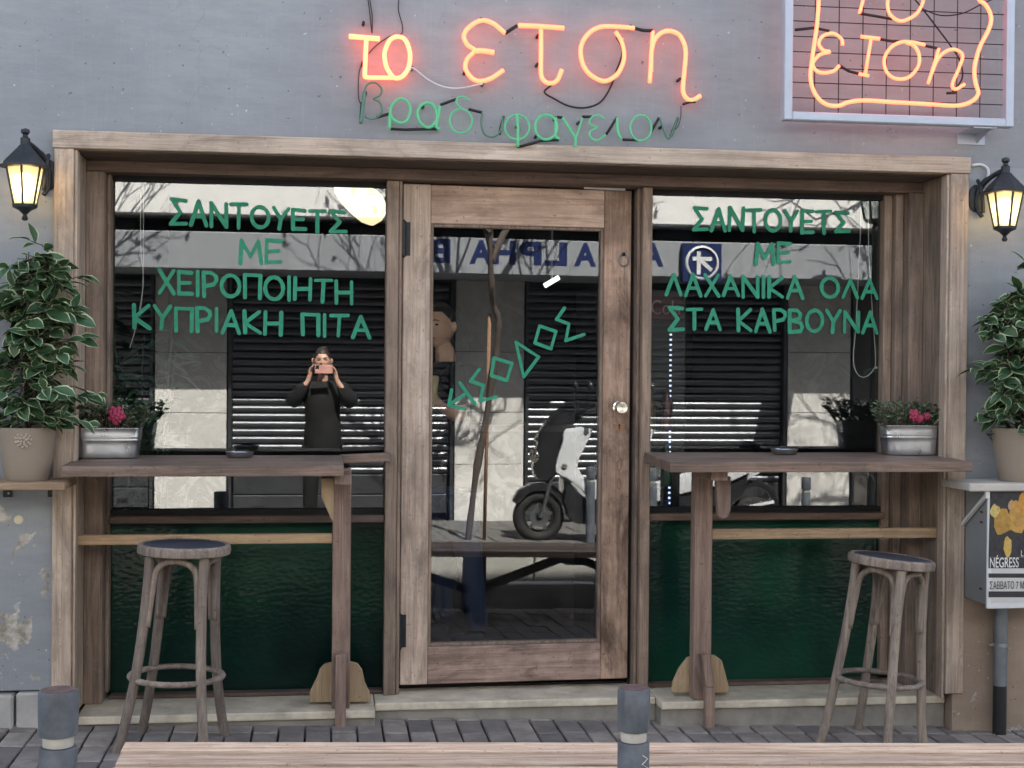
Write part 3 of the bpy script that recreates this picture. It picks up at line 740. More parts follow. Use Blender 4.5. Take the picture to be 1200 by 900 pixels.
# ------------------------------------------------------------------ framed neon box sign
YB = YW-0.16
C_ = lambda x, y: (910+x/4.138, y/4.138)
fb = thing('framed_neon_sign', 'square grey framed wire mesh sign with orange neon script and wavy border', 'neon sign', (at(1055, 60, YB).x, YB, at(1055, 145, YB).z))
fx0, fx1 = PX(919.5, YB, 100), PX(1189, YB, 100)
fz0 = at(1055, 144.5, YB).z; fz1 = fz0 + (fx1-fx0)*1.02; fw = 0.034
for a, b in (((fx0,YB,fz0),(fx0+fw,YB+0.05,fz1)), ((fx1-fw,YB,fz0),(fx1,YB+0.05,fz1)), ((fx0+fw,YB,fz0),(fx1-fw,YB+0.05,fz0+fw)), ((fx0+fw,YB,fz1-fw),(fx1-fw,YB+0.05,fz1))):
    part('frame_bar', M_FRAME, fb, a, b, 0.004)
nxw = 9
for i in range(1, nxw):
    x = fx0+fw+(fx1-fx0-2*fw)*i/nxw
    MB().tube([(x, YB+0.03, fz0+fw-0.01), (x, YB+0.03, fz1-fw+0.01)], 0.0022, 5).build('mesh_wire', M_CABLE, fb)
for i in range(1, 15):
    z = fz0+fw+(fz1-fz0-2*fw)*i/15
    MB().tube([(fx0+fw-0.01, YB+0.034, z), (fx1-fw+0.01, YB+0.034, z)], 0.0022, 5).build('mesh_wire', M_CABLE, fb)
YC = YB+0.012
def bneon(pts, r=0.0075, **k): neon(fb, 'neon_tube', pts, M_NEON, r, tr=C_, Y=YC, **k)
bneon([(190,-120),(205,-40),(205,0),(195,130),(175,270),(165,380),(190,460),(240,505),(300,513),(350,495),(430,487),(560,495),(740,505),(870,512),(940,495),(978,455),(965,400),(960,330),(985,230),(1030,140),(1040,80),(1015,25),(985,0),(960,-60),(985,-140),(990,-280),(900,-380),(700,-370),(500,-390),(300,-370),(190,-300)], 0.009, closed=True)
bneon([(320,220),(315,190),(275,162),(225,175),(205,210),(225,243),(258,252),(210,265),(177,305),(190,340),(225,353),(275,345),(305,318)])
bneon([(410,178),(500,188)], 0.0085, smooth=False); bneon([(458,190),(430,362)], smooth=False); bneon([(400,358),(447,368)], smooth=False)
bneon([(720,218),(660,205),(600,205),(550,235),(522,290),(535,350),(580,382),(640,375),(685,325),(692,270),(670,225),(630,207)])
bneon([(787,235),(765,310),(735,405)]); bneon([(745,375),(780,290),(820,250),(865,240),(902,268),(885,330),(852,410),(870,432),(912,408)])
bneon([(440,-90),(425,-20),(402,65)]); bneon([(360,-95),(520,-85)], 0.0085, smooth=False)
bneon([(625,-100),(565,-60),(540,0),(545,60),(580,95),(620,100),(680,65),(712,0),(700,-60)], closed=True)
for pts in ([(402,65),(480,78),(560,92)], [(305,318),(350,345),(400,358)], [(502,190),(590,205)], [(720,222),(785,235)], [(825,452),(870,450)], [(90,145),(180,135),(255,150)]):
    neon(fb, 'black_link', pts, M_CABLE, 0.0065, tr=C_, Y=YC+0.01, smooth=False)
neon(fb, 'cable', [(640,-40),(710,45),(850,230),(890,300),(900,380),(850,450)], M_CABLE, 0.004, tr=C_, Y=YB+0.04)
neon(fb, 'cable', [(710,45),(800,75),(900,65),(985,25),(1060,-10)], M_CABLE, 0.003, tr=C_, Y=YB+0.045)
bx = fx1-0.05
for xx in (fx1-0.15,):
    m = MB().box((xx-0.02, YB+0.01, fz0-0.006), (xx+0.08, YW-0.0005, fz0-0.001)); m.box((xx-0.02, YW-0.006, fz0-0.05), (xx+0.1, YW-0.0005, fz0-0.006))
    m.prism([(xx+0.06, YB+0.02, fz0-0.006), (xx+0.06, YW-0.006, fz0-0.006), (xx+0.06, YW-0.006, fz0-0.045)], (0.005, 0, 0))
    m.build('wall_bracket', M_FRAME, fb)
    m = MB().box((xx, YB+0.05, fz1-0.02), (xx+0.05, YW-0.0005, fz1-0.005)).build('wall_bracket', M_FRAME, fb)

# ------------------------------------------------------------------ wall lanterns (local: lantern axis at origin, wall towards +y)
def lantern(label, side):
    t = thing('wall_lantern', label, 'lantern', (0,0,0), 'wall lanterns beside the shopfront')
    h = math.pi/6
    MB().lathe([(0.075,0.0),(0.073,0.012),(0.06,0.028),(0.042,0.048),(0.026,0.066),(0.02,0.075)], 6, (0,0,0.0), rot=h).build('roof', M_LANT, t)
    MB().lathe([(0.078,-0.004),(0.084,-0.002),(0.084,0.003),(0.074,0.006)], 12, (0,0,0), rot=h).build('eave', M_LANT, t)
    MB().lathe([(0.001,0.072),(0.016,0.074),(0.016,0.10),(0.010,0.104),(0.008,0.112),(0.015,0.120),(0.014,0.13),(0.001,0.136)], 14).build('finial', M_LANT, t, smooth='auto')
    r0, r1, z0, z1 = 0.037, 0.062, -0.135, -0.004
    for i in range(6):
        a, b = i*math.pi/3+h, (i+1)*math.pi/3+h
        p = [Vector((r0*math.cos(a), r0*math.sin(a), z0)), Vector((r0*math.cos(b), r0*math.sin(b), z0)), Vector((r1*math.cos(b), r1*math.sin(b), z1)), Vector((r1*math.cos(a), r1*math.sin(a), z1))]
        nrm = (p[1]-p[0]).cross(p[3]-p[0]).normalized()*-0.002
        MB().prism(p, nrm).build('glass_pane', M_LGLASS, t)
        MB().tube([p[0]*1.0, p[3]], 0.0042, 6).build('glazing_bar', M_LANT, t)
    MB().lathe([(0.001,-0.19),(0.008,-0.188),(0.011,-0.181),(0.008,-0.174),(0.006,-0.168),(0.014,-0.160),(0.022,-0.152),(0.040,-0.143),(0.042,-0.133),(0.036,-0.130)], 12, rot=h).build('base_cup', M_LANT, t, smooth='auto')
    MB().lathe([(0.001,-0.12),(0.011,-0.12),(0.013,-0.09),(0.022,-0.065),(0.024,-0.045),(0.017,-0.025),(0.001,-0.018)], 14).build('bulb', M_BULB, t, smooth=True)
    wx = side*0.055; wy = 0.125
    bp = MB().lathe([(0.001,0),(0.032,0),(0.032,0.006),(0.024,0.012),(0.001,0.014)], 20, (0,0,0), sy=1.7).build('back_plate', M_LANT, t, smooth='auto')
    bp.rotation_euler = (R(90), 0, 0); bp.location = (wx, wy-0.007, -0.01)
    arm = crom([(0,0.0,0.088),(wx*0.35,0.035,0.075),(wx*0.8,0.085,0.045),(wx,0.105,0.0),(wx,0.112,-0.05),(wx*0.75,0.1,-0.085)], 6)
    MB().tube(arm, [0.010]*10+[0.012]*(len(arm)-16)+[0.008]*6, 8).build('scroll_arm', M_LANT, t, smooth=True)
    arm = crom([(wx,0.11,0.06),(wx*1.0,0.085,0.03),(wx*0.92,0.075,-0.03),(wx*0.8,0.085,-0.07)], 6)
    MB().tube(arm, 0.007, 8).build('scroll_arm', M_LANT, t, smooth=True)
    return t
YL = YW-0.136
s = 1.0
l1 = lantern('lit black lantern left of the shopfront above the leafy plant', 1)
p = at(29.5, 195.5, YL); place(l1, (p.x, YL, p.z))
l2 = lantern('lit black lantern right of the shopfront below the framed neon', -1)
p = at(1178, 225.5, YL); place(l2, (p.x, YL, p.z))
for l in (l1, l2): l.scale = (1.12, 1.08, 1.06)
pts = [at(1138, 194, YW-0.008), at(1150, 193, YW-0.008), at(1158, 199, YW-0.012), at(1157, 210, YW-0.01)]
tag(MB().tube(crom(pts, 5), 0.006, 8).build('lantern_cable', M_WHITE, None, smooth=True), 'short pale cable feeding the right lantern', 'cable')

# ================================================================== TABLES
def table(side):
    lft = side == 'l'
    t = thing('bar_table', 'narrow brown bar table under the left window, zinc planter at its far left' if lft else 'narrow brown bar table under the right window, zinc planter at its right end',
              'table', (0,0,0), 'bar tables fixed under the windows')
    YF, YBk = -0.59, -0.145
    if lft:
        a, b = PX(72, YF, 548), PX(403, YF, 548); xin = PX(88, YA, 540); zf = 1.066
        out = [(a,YF),(b,YF),(b,YBk),(xin+0.012,YBk),(xin+0.012,YA-0.008),(a,YA-0.008)]
    else:
        a, b = PX(785, YF, 548), PX(1140, YF, 548); xin = PX(1111, YA, 540); zf = 1.079
        out = [(a,YF),(b,YF),(b,YA-0.008),(xin-0.012,YA-0.008),(xin-0.012,YBk),(a,YBk)]
    zz = lambda y: zf + (y-YF)*0.03
    n = len(out); m = MB()
    v = [(x, y, zz(y)-0.040) for x, y in out] + [(x, y, zz(y)) for x, y in out]
    m.add(v, [tuple(reversed(range(n))), tuple(range(n, 2*n))] + [(i, (i+1) % n, (i+1) % n+n, i+n) for i in range(n)])
    m.build('table_top', TX, t, bevel=0.004, seg=2)
    YP = -0.30
    pa, pb = (389.5, 411) if lft else (813.5, 834.5)
    zu = zz(YP)-0.041
    x0, x1 = PX(pa, YP, 680), PX(pb, YP, 680); zb = zs+0.001
    part('leg', TZ, t, (x0, YP, zb), (x1, YP+0.065, zu), 0.004)
    sa, sb = (393, 405.5) if lft else (821.5, 838)
    YS = YP-0.055
    q0, q1 = PX(sa, YS, 810), PX(sb, YS, 810)
    zt = PZ(768, YS, sa)
    if lft:
        m = MB().box((q0, YS, gz(q0)), (q1, YP-0.001, zt))
    else:
        m = MB(); k0, k1, k2 = gz(q0)-0.003, PZ(806, YS, sa), zt
        w_ = (q1-q0)*0.62; sh = (q1-q0)*0.38
        m.hexa([(q0+sh,YS,k0),(q1,YS,k0),(q1,YP-0.001,k0),(q0+sh,YP-0.001,k0),(q0+sh,YS,k1),(q1,YS,k1),(q1,YP-0.001,k1),(q0+sh,YP-0.001,k1)])
        m.hexa([(q0+sh,YS,k1+0.001),(q1,YS,k1+0.001),(q1,YP-0.001,k1+0.001),(q0+sh,YP-0.001,k1+0.001),(q0,YS,k2),(q0+w_,YS,k2),(q0+w_,YP-0.001,k2),(q0,YP-0.001,k2)])
    m.build('foot_strut', TZ, t, bevel=0.003)
    YQ = YP+0.066
    if lft: pts = [(300+x/4.615, 740+y/4.615) for x, y in ((288,385),(290,330),(330,250),(345,205),(370,178),(405,170),(512,165),(550,175),(575,210),(590,280),(615,330),(620,368),(605,382))]
    else: pts = [(787,812),(789,800),(796,784),(806,771),(815,768),(838,768),(846,774),(850,788),(855,808),(852,812)]
    zmin = zs+0.001
    P = [at(x, y, YQ) for x, y in pts]
    MB().prism([(p.x, YQ, max(p.z, zmin)) for p in P], (0, 0.022, 0)).build('foot_board', PALE, t, bevel=0.003)
    # rail for the feet
    if lft: r0, r1, yy0, yy1 = PX(88, YP+0.01, 632), x0-0.001, 626.5, 638
    else: r0, r1, yy0, yy1 = x1+0.001, PX(1099, YP+0.01, 625), 619.5, 631.5
    rail = part('foot_rail', PALEX, t, (r0, YP+0.012, PZ(yy1, YP+0.01, 240 if lft else 960)), (r1, YP+0.045, PZ(yy0, YP+0.01, 240 if lft else 960)), 0.003)
    # knee bracket under the top
    if lft:
        P = [at(x, y, -0.42) for x, y in ((376,560),(391,560),(391,612),(388,608),(377,583))]; mt = PALE
    else:
        P = [at(x, y, -0.42) for x, y in ((838,558),(855,558),(855,597),(851,606),(845,608),(840,604))]; mt = TZ
    zmx = zz(-0.42)-0.042
    MB().prism([(p.x, -0.44, min(p.z, zmx)) for p in P], (0, 0.035, 0)).build('knee_bracket', mt, t, bevel=0.003)
    part('cross_bearer', TZ, t, (x0+0.004, YF+0.06, zz(YF)-0.078), (x1-0.004, YP-0.002, zz(YF)-0.0415), 0.003)
    if lft:
        a_, b_ = at(398, 538, YM-0.04), at(457, 535.5, YM-0.04)
        a_.y = b_.y = YM-0.035
        MB().bar(a_, b_, 0.04, 0.036).build('wall_batten', TX, t, bevel=0.006, seg=2)
    else:
        a_ = PX(756, YM-0.02, 530); 
        part('wall_batten', TX, t, (a_, YM-0.045, zz(YBk)-0.05), (a+0.1, YM-0.002, zz(YBk)-0.012), 0.004)
    return t, zz
tl, zl = table('l'); tr_, zr = table('r')

# ------------------------------------------------------------------ bar stools
def stool(label, rot0, lean=0.0, tilt=0.0, foot=0.232):
    t = thing('bar_stool', label, 'stool', (0,0,0), 'bentwood bar stools')
    H = 0.765
    MB().lathe([(0.001,H-0.004),(0.08,H-0.002),(0.145,H-0.001),(0.152,H-0.004)], 36).build('seat', M_SEAT, t, smooth='auto')
    MB().lathe([(0.150,H-0.001),(0.160,H+0.001),(0.169,H-0.006),(0.171,H-0.018),(0.169,H-0.033),(0.162,H-0.037),(0.10,H-0.037),(0.10,H-0.030),(0.150,H-0.012),(0.150,H-0.001)], 36, cap=False).build('seat_rim', STW, t, smooth='auto')
    legs = []
    for i in range(4):
        a = rot0 + i*math.pi/2; u = Vector((math.cos(a), math.sin(a), 0))
        pts = crom([u*0.140+Vector((0,0,H-0.037)), u*0.142+Vector((0,0,0.62)), u*0.152+Vector((0,0,0.45)), u*0.172+Vector((0,0,0.27)), u*(0.142+(foot-0.142)*0.7)+Vector((0,0,0.10)), u*foot+Vector((0,0,0.0))], 4)
        n = len(pts)
        MB().tube(pts, [0.0188 - 0.002*abs(k/n-0.4) for k in range(n)], 10).build('leg', STW, t, smooth='auto')
        legs.append(pts)
    def on_leg(i, z):
        P = legs[i % 4]
        for p, q in zip(P, P[1:]):
            if q.z <= z <= p.z: f = (p.z-z)/(p.z-q.z+1e-9); return p.lerp(q, f)
        return P[0]
    for i in range(4):
        p0, q0 = on_leg(i, 0.47), on_leg(i+1, 0.47)
        p1, q1 = on_leg(i, 0.58), on_leg(i+1, 0.58)
        mid = (p0+q0)/2; inw = lambda p, f: p.lerp(Vector((mid.x, mid.y, p.z)), f)
        top = Vector((mid.x*1.14, mid.y*1.14, H-0.050))
        pts = [inw(p0,0.13), inw(p1,0.17), inw(on_leg(i,0.66),0.27)+Vector((0,0,0.01)), inw(on_leg(i,0.70),0.55)+Vector((0,0,0.002)), top,
               inw(on_leg(i+1,0.70),0.55)+Vector((0,0,0.002)), inw(on_leg(i+1,0.66),0.27)+Vector((0,0,0.01)), inw(q1,0.17), inw(q0,0.13)]
        MB().tube(crom(pts, 5), 0.012, 8).build('bentwood_arch', STW, t, smooth=True)
    zr_ = 0.275; rr = 0.165
    MB().tube([(rr*math.cos(k*math.pi/18), rr*math.sin(k*math.pi/18), zr_) for k in range(36)], 0.0150, 8, closed=True, flat=0.75, up=(0,0,1)).build('foot_ring', STW, t, smooth=True)
    for ch in t.children:
        o_ = ch.location.copy()
        for v in ch.data.vertices:
            p = v.co + o_; k = p.z/H
            v.co = Vector((p.x+lean*k, p.y, p.z-tilt*p.x*k)) - o_
    return t
YS1 = -0.60
c = at(209.5, 640, YS1)
st1 = place(stool('bentwood bar stool at the left table beside the metal bollard', R(36), 0.02), (c.x-0.02, YS1, gz(c.x)-0.001), 0, 0, TILT)
YS2 = -0.57
c = at(1039, 655, YS2)
st2 = place(stool('bentwood bar stool with tilted seat at the right table', R(-6), 0.055, 0.07, 0.212), (c.x-0.055, YS2, gz(c.x-0.05)-0.001), 0, 0, TILT)

# ------------------------------------------------------------------ bench in the foreground
def bench():
    t = thing('bench', 'long pale slatted bench along the bottom edge of the picture', 'bench')
    x0 = PX(140, -2.1, 872); L_ = 3.15; n = 4; bw = 0.092; gp = 0.028; zt = 0.42
    rnd = random.Random(5)
    for i in range(n):
        y1 = 0.2 - i*(bw+gp); dx = rnd.uniform(-0.012, 0.012)
        MB().box((0+dx, y1-bw, zt-0.036), (L_+dx, y1, zt+rnd.uniform(-0.001, 0.001))).build('slat', BX, t, bevel=0.005, seg=2)
    yA, yB = 0.2-0.03, 0.2-n*(bw+gp)+0.04; yc = (yA+yB)/2
    for xl in (0.22, 1.62, 2.78):
        MB().prism([(xl-0.03, yA, zt-0.037), (xl-0.03, yB, zt-0.037), (xl-0.03, yB-0.03, 0.0), (xl-0.03, yB+0.03, 0.0), (xl-0.03, yc, 0.1), (xl-0.03, yA-0.03, 0.0), (xl-0.03, yA+0.03, 0.0)], (0.06, 0, 0)).build('leg', BD, t, bevel=0.004)
    for xa, xb in ((0.22, 1.62), (1.62, 2.78)):
        xm = (xa+xb)/2
        MB().box((xm-0.07, yA-0.02, zt-0.085), (xm+0.07, yB+0.02, zt-0.037)).build('centre_block', BD, t, bevel=0.004)
        for e in (xa+0.02, xb-0.02):
            MB().bar((xm+(0.06 if e > xm else -0.06), yc, zt-0.07), (e, yc, 0.16), 0.05, 0.035, up=(0,1,0)).build('brace', BD, t)
    place(t, (x0, -2.3, gz(x0)), 0, 0, TILT)
bench()

# ------------------------------------------------------------------ bollards
def bollard(label, px, pyt, Y, r, tagmark, grp, P=at):
    p = P(px, pyt, Y)
    t = thing('bollard', label, 'bollard', (p.x, Y, gz(p.x)), grp)
    H = p.z - gz(p.x); c = (p.x, Y, gz(p.x)-0.004)
    MB().lathe([(r,0),(r,H-0.135),(r*0.97,H-0.131),(r*0.6,H-0.129)], 28, c).build('post', M_BOLL, t, smooth='auto')
    MB().lathe([(r*0.8,H-0.1285),(r*0.82,H-0.122),(r*0.82,H-0.112),(r*0.8,H-0.106)], 28, c).build('neck_ring', M_RING, t, smooth='auto')
    hd = MB().lathe([(r*0.55,H-0.1055),(r*0.98,H-0.104),(r*1.03,H-0.096),(r*1.06,H-0.05),(r*1.05,H-0.006),(r*1.0,H-0.001)], 8 if tagmark else 28, c).build('head', M_BOLL, t, smooth='auto')
    MB().lathe([(0.001,H+0.001),(r*0.9,H+0.001),(r*0.93,H-0.0008),(0.001,H-0.0009)], 20, c).build('rusty_cap', M_BOLLTOP, hd)
    if tagmark:
        m = MB(); rr = r+0.0012; pts = []
        for k in range(15):
            a = R(-58 + (14 if k % 2 else -12)); z = H-0.155-0.011*k
            pts.append((c[0]+rr*math.cos(a), c[1]+rr*math.sin(a), c[2]+z))
        m.tube(pts, 0.0014, 5); m.build('paint_scribble', M_WHITE, t)
bollard('dark bollard before the bench with white scribble', 743, 803.5, -2.62, 0.0385, True, 'bollards along the near kerb')
bollard('blue grey bollard at the bottom left by the bench end', 68.5, 806, -2.62, 0.0425, False, 'bollards along the near kerb')
# ================================================================== PLANTS
def leaf_mesh(ln, wd, curl, mats, margin=True, cup=0.12):
    """one leaf lying along +x, base at origin: green blade inside a pale margin, bent and cupped"""
    n = 5; prof = [0.0, 0.62, 1.0, 0.78, 0.0]; m = MB()
    def pt(i, s, k):
        x = ln*i/(n-1); w_ = wd/2*prof[i]*k
        z = -curl*ln*(i/(n-1))**2 + cup*abs(s)*k*wd*prof[i]
        return (x, s*w_, z)
    rows = []
    for i in range(n):
        if prof[i] == 0: rows.append([(ln*i/(n-1), 0, -curl*ln*(i/(n-1))**2)])
        else: rows.append([pt(i,-1,1), pt(i,-1,0.80), pt(i,0,0), pt(i,1,0.80), pt(i,1,1)])
    idx = []; v = []
    for r in rows:
        idx.append([len(v)+k for k in range(len(r))]); v += r
    f = []; mi = []
    for i in range(n-1):
        a, b = idx[i], idx[i+1]
        for k in range(4):
            if len(a) == 1: q = (a[0], b[k+1], b[k])
            elif len(b) == 1: q = (a[k], a[k+1], b[0])
            else: q = (a[k], a[k+1], b[k+1], b[k])
            f.append(q); mi.append(1 if (margin and (k in (0, 3) or i == n-2 and k in (0,3))) else 0)
    me = bpy.data.meshes.new('leaf'); me.from_pydata(v, [], f)
    for mm in mats: me.materials.append(mm)
    me.polygons.foreach_set('material_index', mi); me.polygons.foreach_set('use_smooth', [True]*len(f))
    return me
LEAVES = [leaf_mesh(0.076*s, 0.049*s, c, (M_LEAF, M_CREAM)) for s, c in ((1.0, 0.2), (1.15, 0.35), (0.85, 0.12), (0.95, 0.5))]
def orient(d, roll, up=Vector((0,0,1))):
    d = Vector(d).normalized(); y = up.cross(d)
    if y.length < 1e-3: y = Vector((0,1,0))
    y.normalize(); z = d.cross(y)
    return (Matrix((d, y, z)).transposed() @ Matrix.Rotation(roll, 3, 'X'))
def ficus(label, px, pyb, pyt, Y, seed, half, lean, grp):
    rnd = random.Random(seed)
    b = at(px, pyb, Y); tp = at(px, pyt, Y)
    t = thing('potted_plant', label, 'plant', (b.x, Y, b.z), grp)
    hp = at(px, pyb-62, Y).z - b.z
    r1 = 0.108; r0 = 0.078
    prof = [(0.001,0.0),(r0*0.96,0.0),(r0,0.006),(r0*1.12,hp*0.3),(r0*1.24,hp*0.6),(r1*0.985,hp*0.93),(r1,hp),(r1*0.95,hp),(r1*0.93,hp*0.9),(r1*0.9,hp*0.8)]
    pot = MB().lathe(prof, 36, (b.x, Y, b.z)).build('pot', M_POT, t, smooth='auto')
    # rosette relief on the pot front
    m = MB(); zc = b.z+hp*0.78
    for ring, (rad, cnt) in enumerate(((0.010, 5), (0.019, 8), (0.028, 11))):
        for k in range(cnt):
            a = 2*math.pi*k/cnt + ring*0.3
            xx = b.x+0.005+rad*math.cos(a); zz = zc+rad*math.sin(a)*0.95
            yy = Y - math.sqrt(max(1e-6, (r1*0.965)**2-(xx-b.x)**2))
            m.sphere((xx, yy+0.001, zz), (0.0055, 0.003, 0.005), 6, 4)
    m.build('rosette', plain('rosette_relief', S(176,164,148), 0.6), pot, smooth=True)
    MB().lathe([(0.001,hp*0.86),(r1*0.93,hp*0.86)], 24, (b.x, Y, b.z)).build('soil', M_SOIL, t)
    H = tp.z - b.z
    stems = []; leaves = []
    for k in range(5):
        a = rnd.uniform(0, 6.28); o = Vector((b.x, Y, b.z+hp*0.8))
        e = Vector((b.x+lean*0.5+0.05*math.cos(a), Y+0.05*math.sin(a), b.z+H*rnd.uniform(0.8, 0.97)))
        P = crom([o, o.lerp(e, 0.35)+Vector((rnd.uniform(-.03,.03), rnd.uniform(-.03,.03), 0)), o.lerp(e, 0.7)+Vector((rnd.uniform(-.03,.03), rnd.uniform(-.02,.02), 0)), e], 5)
        MB().tube(P, [0.007*(1-0.7*i/len(P)) for i in range(len(P))], 6).build('stem', M_BARK, t, smooth=True)
        stems.append(P)
    tw = MB(); tot = 0; rest = MB(); N1 = 300
    spots = []
    nb = 132
    for k in range(nb):
        P = stems[k % 5]; u = (0.10+0.90*((k+0.5)/nb)); i = min(len(P)-1, int(u*(len(P)-1))); p = P[i]
        u_ = (p.z-(b.z+hp))/(H-hp)
        a = k*2.399+rnd.uniform(-.4,.4); rr = half*(1.0-0.60*max(0, u_))*rnd.uniform(0.35, 1.08)
        ey = math.sin(a)
        q = p + Vector((math.cos(a)*rr + lean*max(0, 0.5-u_), ey*rr*(0.8 if ey < 0 else 0.5), rnd.uniform(-0.05, 0.06)))
        q.y = min(q.y, YW-0.03)
        tw.tube([p, p.lerp(q, 0.5)+Vector((0,0,0.015)), q], [0.003,0.0022,0.0014], 5)
        for j in range(rnd.randint(5, 7)):
            s_ = p.lerp(q, rnd.uniform(0.35, 1.0)); aa = rnd.uniform(0, 6.28)
            d = (q-p).normalized()*0.7 + Vector((math.cos(aa), math.sin(aa)*0.8-0.35, rnd.uniform(-0.45, 0.65)))
            spots.append((s_, d))
    tw.build('twigs', M_BARK, t)
    spots.sort(key=lambda sd: sd[0].y)
    for k, (s_, d) in enumerate(spots):
        Mx = orient(d, rnd.uniform(-0.9, 0.9)); sc = rnd.uniform(0.65, 1.25); me = LEAVES[k % 4]
        if s_.y + d.normalized().y*0.06 > YW-0.006: s_ = Vector((s_.x, YW-0.075, s_.z))
        if k < N1:
            o = shared('leaf', me, t, s_, Mx.to_euler(), (sc, sc, sc))
        else:
            vs_ = [s_ + Mx @ (v.co*sc) for v in me.vertices]
            o_ = len(rest.v); rest.v += [tuple(v) for v in vs_]
            for pl in me.polygons: rest.f.append(tuple(i+o_ for i in pl.vertices)); rest.mi.append(pl.material_index)
    if rest.f: stuff(rest.build('inner_leaves', [M_LEAF, M_CREAM], t, fix=False))
    return t
YP_ = YW-0.135
f1 = ficus('variegated leafy plant in taupe pot on the left wall shelf', 32, 562.5, 268, YP_, 11, 0.225, 0.075, 'potted variegated plants')
f2 = ficus('variegated leafy plant in taupe pot above the poster cabinet', 1193, 563.5, 296, YP_, 23, 0.195, -0.02, 'potted variegated plants')
# left shelf
t = thing('wall_shelf', 'small raw timber shelf under the left potted plant', 'shelf', (at(20, 566, YW).x, YW, at(20, 566, YW).z))
zsf = at(32, 562.5, YP_).z
xa, xb = PX(-60, YW-0.24, 566), PX(75.5, YW-0.27, 566)
part('board', PALEX, t, (xa, YW-0.27, zsf-0.027), (xb, YW-0.003, zsf-0.0005), 0.003)
for px in (4, 57, -40):
    q = PX(px, YW-0.08, 575)
    m = MB().box((q-0.016, YW-0.012, zsf-0.075), (q+0.016, YW-0.0005, zsf-0.0275)); m.box((q-0.016, YW-0.16, zsf-0.034), (q+0.016, YW-0.013, zsf-0.0275))
    br = m.build('bracket', M_IRON, t)
    for dz in (-0.045, -0.06): MB().sphere((q+0.004, YW-0.0125, zsf+dz), 0.004, 8, 5).build('screw', M_WHITE, br)
# right shelf on the cabinet side
t = thing('wall_shelf', 'grey white shelf under the right potted plant above the cabinet', 'shelf', (at(1180, 566, YW).x, YW, at(1180, 568, YW).z))
zsr = at(1193, 563.5, YP_).z
M_SHW = plain('weathered_white_board', S(196,190,180), 0.7, 0, 0.15, 8)
xa, xb = PX(1136, YW-0.26, 566), PX(1300, YW-0.26, 566)
part('board', M_SHW, t, (xa, YW-0.265, zsr-0.032), (xb, YW-0.003, zsr-0.0005), 0.004)
for px in (1158, 1240):
    q = PX(px, YW-0.26, 640)
    MB().bar((q, YW-0.245, zsr-0.033), (q, YW-0.245, zsr-0.06), 0.016, 0.016).bar((q, YW-0.24, zsr-0.05), (q, YW-0.012, zsr-0.20), 0.014, 0.012).build('bracket', M_WHITE, t)

